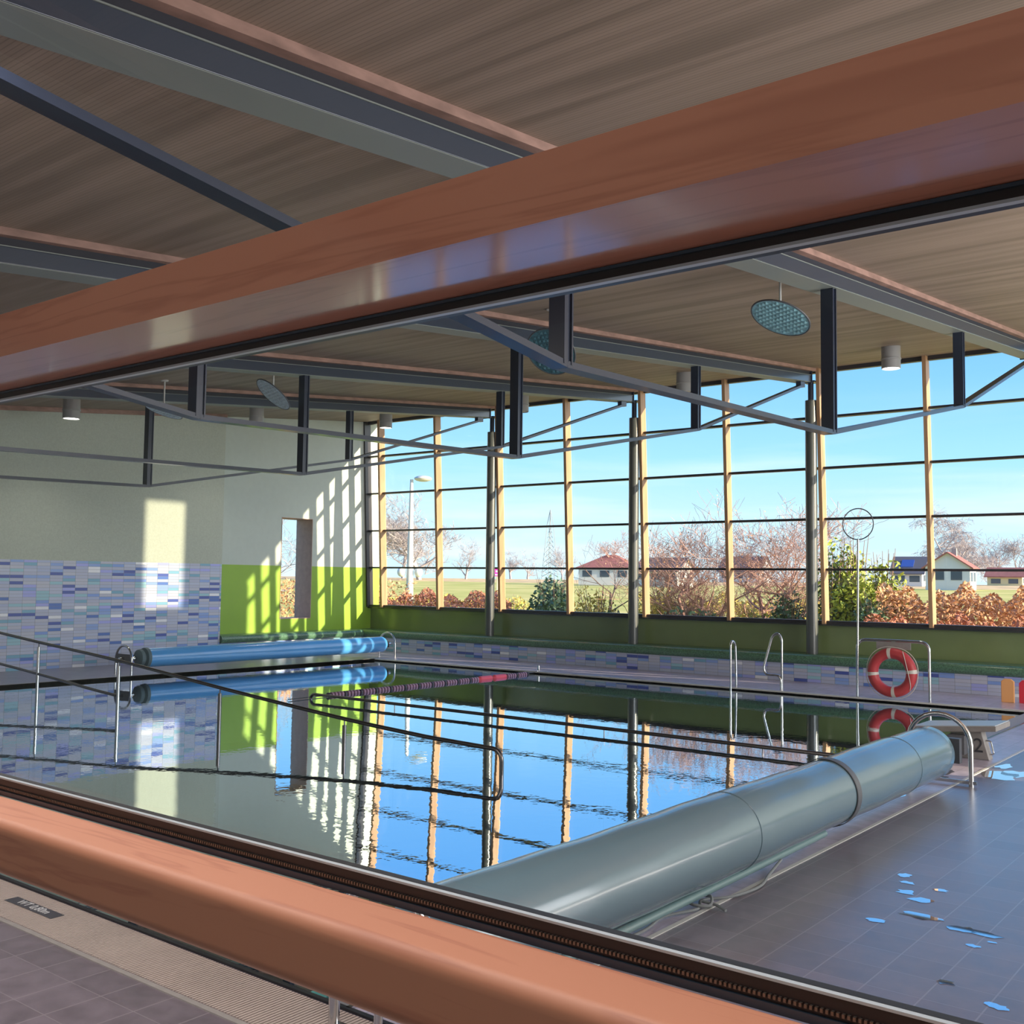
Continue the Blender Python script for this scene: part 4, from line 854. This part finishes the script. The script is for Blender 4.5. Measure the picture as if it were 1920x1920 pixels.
# houses
WALLW = pm('white_render', (0.62, 0.62, 0.62), 0.8); ROOFR = pm('red_clay_roof', (0.32, 0.12, 0.10), 0.8, noise=0.15, nscale=2); ROOFG = pm('dark_grey_roof', (0.12, 0.11, 0.13), 0.7); WIN = pm('dark_house_window', (0.05, 0.07, 0.10), 0.2)
WALLY = pm('pale_yellow_render', (0.66, 0.58, 0.32), 0.8); SOLAR = pm('blue_solar_panel', (0.05, 0.10, 0.35), 0.2)
def house(px, D, w, dpt, zb, eave, ridge, rot, label, wallm, roofm, hip=False, solar=False, chim=False, nwin=3):
    p = at(px, 1080, D); t = thing('house', label, 'house', (p.x, p.y, zb), 'houses beyond the meadow')
    def X(mb):
        c, s = math.cos(rot), math.sin(rot)
        mb.v = [(p.x+x*c-y*s, p.y+x*s+y*c, z) for x, y, z in mb.v]; return mb
    m = MB(); a, b = w/2, dpt/2
    if hip: m.box(-a, a, -b, b, zb, eave)
    else: m.prism([(-b, zb), (b, zb), (b, eave), (0, ridge), (-b, eave)], 'X', -a, a)
    X(m).build('wall', wallm, t)
    o = 0.3; th = 0.12; k = (ridge-eave)/b
    m = MB()
    if hip:
        g = max(0.3, a-b*0.9)
        m.add([(-a-o, -b-o, eave-0.1), (a+o, -b-o, eave-0.1), (a+o, b+o, eave-0.1), (-a-o, b+o, eave-0.1), (-g, 0, ridge), (g, 0, ridge)], [(0, 1, 5, 4), (1, 2, 5), (2, 3, 4, 5), (3, 0, 4), (3, 2, 1, 0)])
    else:
        for s in (-1, 1):
            y0, z0 = s*(b+o), eave-k*o
            m.prism([(y0, z0), (0, ridge), (0, ridge+th), (y0, z0+th)], 'X', -a-o, a+o)
    X(m).build('roof', roofm, t)
    for i in range(nwin):
        x = -a+(i+0.5)*w/nwin; hh = (eave-zb)
        m = MB(); m.box(x-0.5, x+0.5, -b-0.03, -b+0.05, zb+hh*0.45, zb+hh*0.80); X(m).build('window', WIN, t)
    for y in ((-b*0.4, b*0.4) if not hip else ()):
        m = MB(); m.box(-a-0.03, -a+0.05, y-0.45, y+0.45, zb+(eave-zb)*0.5, zb+(eave-zb)*0.85); X(m).build('window', WIN, t)
        m = MB(); m.box(a-0.05, a+0.03, y-0.45, y+0.45, zb+(eave-zb)*0.5, zb+(eave-zb)*0.85); X(m).build('window', WIN, t)
    if solar:
        m = MB(); y0 = -b*0.75; y1 = -b*0.3
        m.prism([(y0, ridge+k*y0+th+0.02), (y1, ridge+k*y1+th+0.02), (y1, ridge+k*y1+th+0.12), (y0, ridge+k*y0+th+0.12)], 'X', -a*0.5, a*0.35); X(m).build('solar_panel', SOLAR, t)
    if chim:
        m = MB(); m.box(-0.25, 0.25, -0.5, -0.1, ridge-0.8, ridge+0.45); X(m).build('chimney', CONC, t)
    return t
house(1146, 110, 5.6, 5, -0.5, 1.35, 2.65, 0.3, 'white house with a red hipped roof seen left of the middle column', WALLW, ROOFR, hip=True)
house(1247, 100, 4.2, 4, -0.6, 1.0, 2.1, 0.1, 'low white house with a grey roof behind the large bare tree', WALLW, ROOFG)
house(1398, 140, 5.5, 5, -0.4, 1.5, 3.3, 0.1, 'pale house hidden among the bare trees', WALLW, ROOFG)
house(1708, 110, 2.9, 4.0, -0.6, 1.2, 2.75, 0.12, 'white house with solar panels on a dark roof, left of the last mullion', WALLW, ROOFG, solar=True, nwin=2)
house(1783, 92, 3.6, 3.6, -0.75, 1.5, 2.7, PI/2+0.12, 'blue shaded gabled house with a reddish roof and chimney right of the last mullion', WALLW, ROOFR, chim=True, nwin=2)
house(1888, 120, 3.6, 4.0, -0.5, 1.0, 1.9, 0.1, 'pale yellow house at the right edge of the windows', WALLY, ROOFR, nwin=2)

# ---------------------------------------------------------------- the glazed partition in front of the camera
t = thing('window_20', 'timber framed glass partition close in front of the view', None, (-0.5, 0.74, -0.4), kind='structure')
XA, XB = -4.2, 1.6
MB().box(XA, XB, 0.659, 0.792, 0.285, 0.3425).build('top_rail', REDWOOD, t)
MB().box(XA, XB, 0.699, 0.792, -0.4035, -0.332).build('bottom_rail', REDWOODM, t, smooth=True, bevel=0.016)
m = MB(); m.box(XA, XB, 0.790, 0.812, 0.2735, 0.300); m.build('top_gasket', BLACK, t)
SEALB = pm('dark_blue_gasket', (0.03, 0.055, 0.09), 0.25)
m = MB(); m.box(XA, XB, 0.788, 0.792, 0.2815, 0.2845); m.build('gasket_lip', SEALB, t)
ALU = pm('pale_spacer', (0.45, 0.52, 0.58), 0.3)
m = MB(); m.box(XA, XB, 0.789, 0.796, 0.2708, 0.2735); m.build('spacer', ALU, t)
m = MB(); m.box(XA, XB, 0.790, 0.812, -0.335, -0.3105); m.build('lower_gasket', BLACK, t)
m = MB(); m.box(XA, XB, 0.787, 0.791, -0.334, -0.327); m.build('gasket_lip', SEALB, t)
m = MB(); x = XA
while x < XB: m.box(x, x+0.0022, 0.787, 0.791, -0.3235, -0.3205); x += 0.0042
m.build('beaded_strip', pm('bronze_beading', (0.18, 0.15, 0.13), 0.35, metal=0.6), t)
m = MB(); m.box(XA, XB, 0.789, 0.795, -0.3105, -0.3082); m.build('spacer', ALU, t)
for z0, z1 in ((0.3425, 1.7), (-0.31, 0.274), (-1.6, -0.4035)):
    MB().add([(XA, 0.799, z0), (XB, 0.799, z0), (XB, 0.799, z1), (XA, 0.799, z1)], [(0, 1, 2, 3)]).build('pane', GLASSN, t)

# spot added outside the right wall to cast the bright patch on the tiles
l = bpy.data.lights.new('patch_spot', 'SPOT'); ob = bpy.data.objects.new('patch_spot', l); COL.objects.link(ob)
l.energy = 420000; l.color = (1, 0.86, 0.6); l.shadow_soft_size = 0.2; l.spot_size = math.radians(6); l.spot_blend = 0.1
src = Vector((70, 14.0, 0.4)); tgt = Vector((X1, (GY0+GY1)/2, (GZ0+GZ1)/2))
ob.location = src+Vector((0, 0, H)); ob.rotation_euler = (tgt-src).to_track_quat('-Z', 'Y').to_euler()

for o in list(bpy.data.objects):
    if '_base' in o: del o['_base']
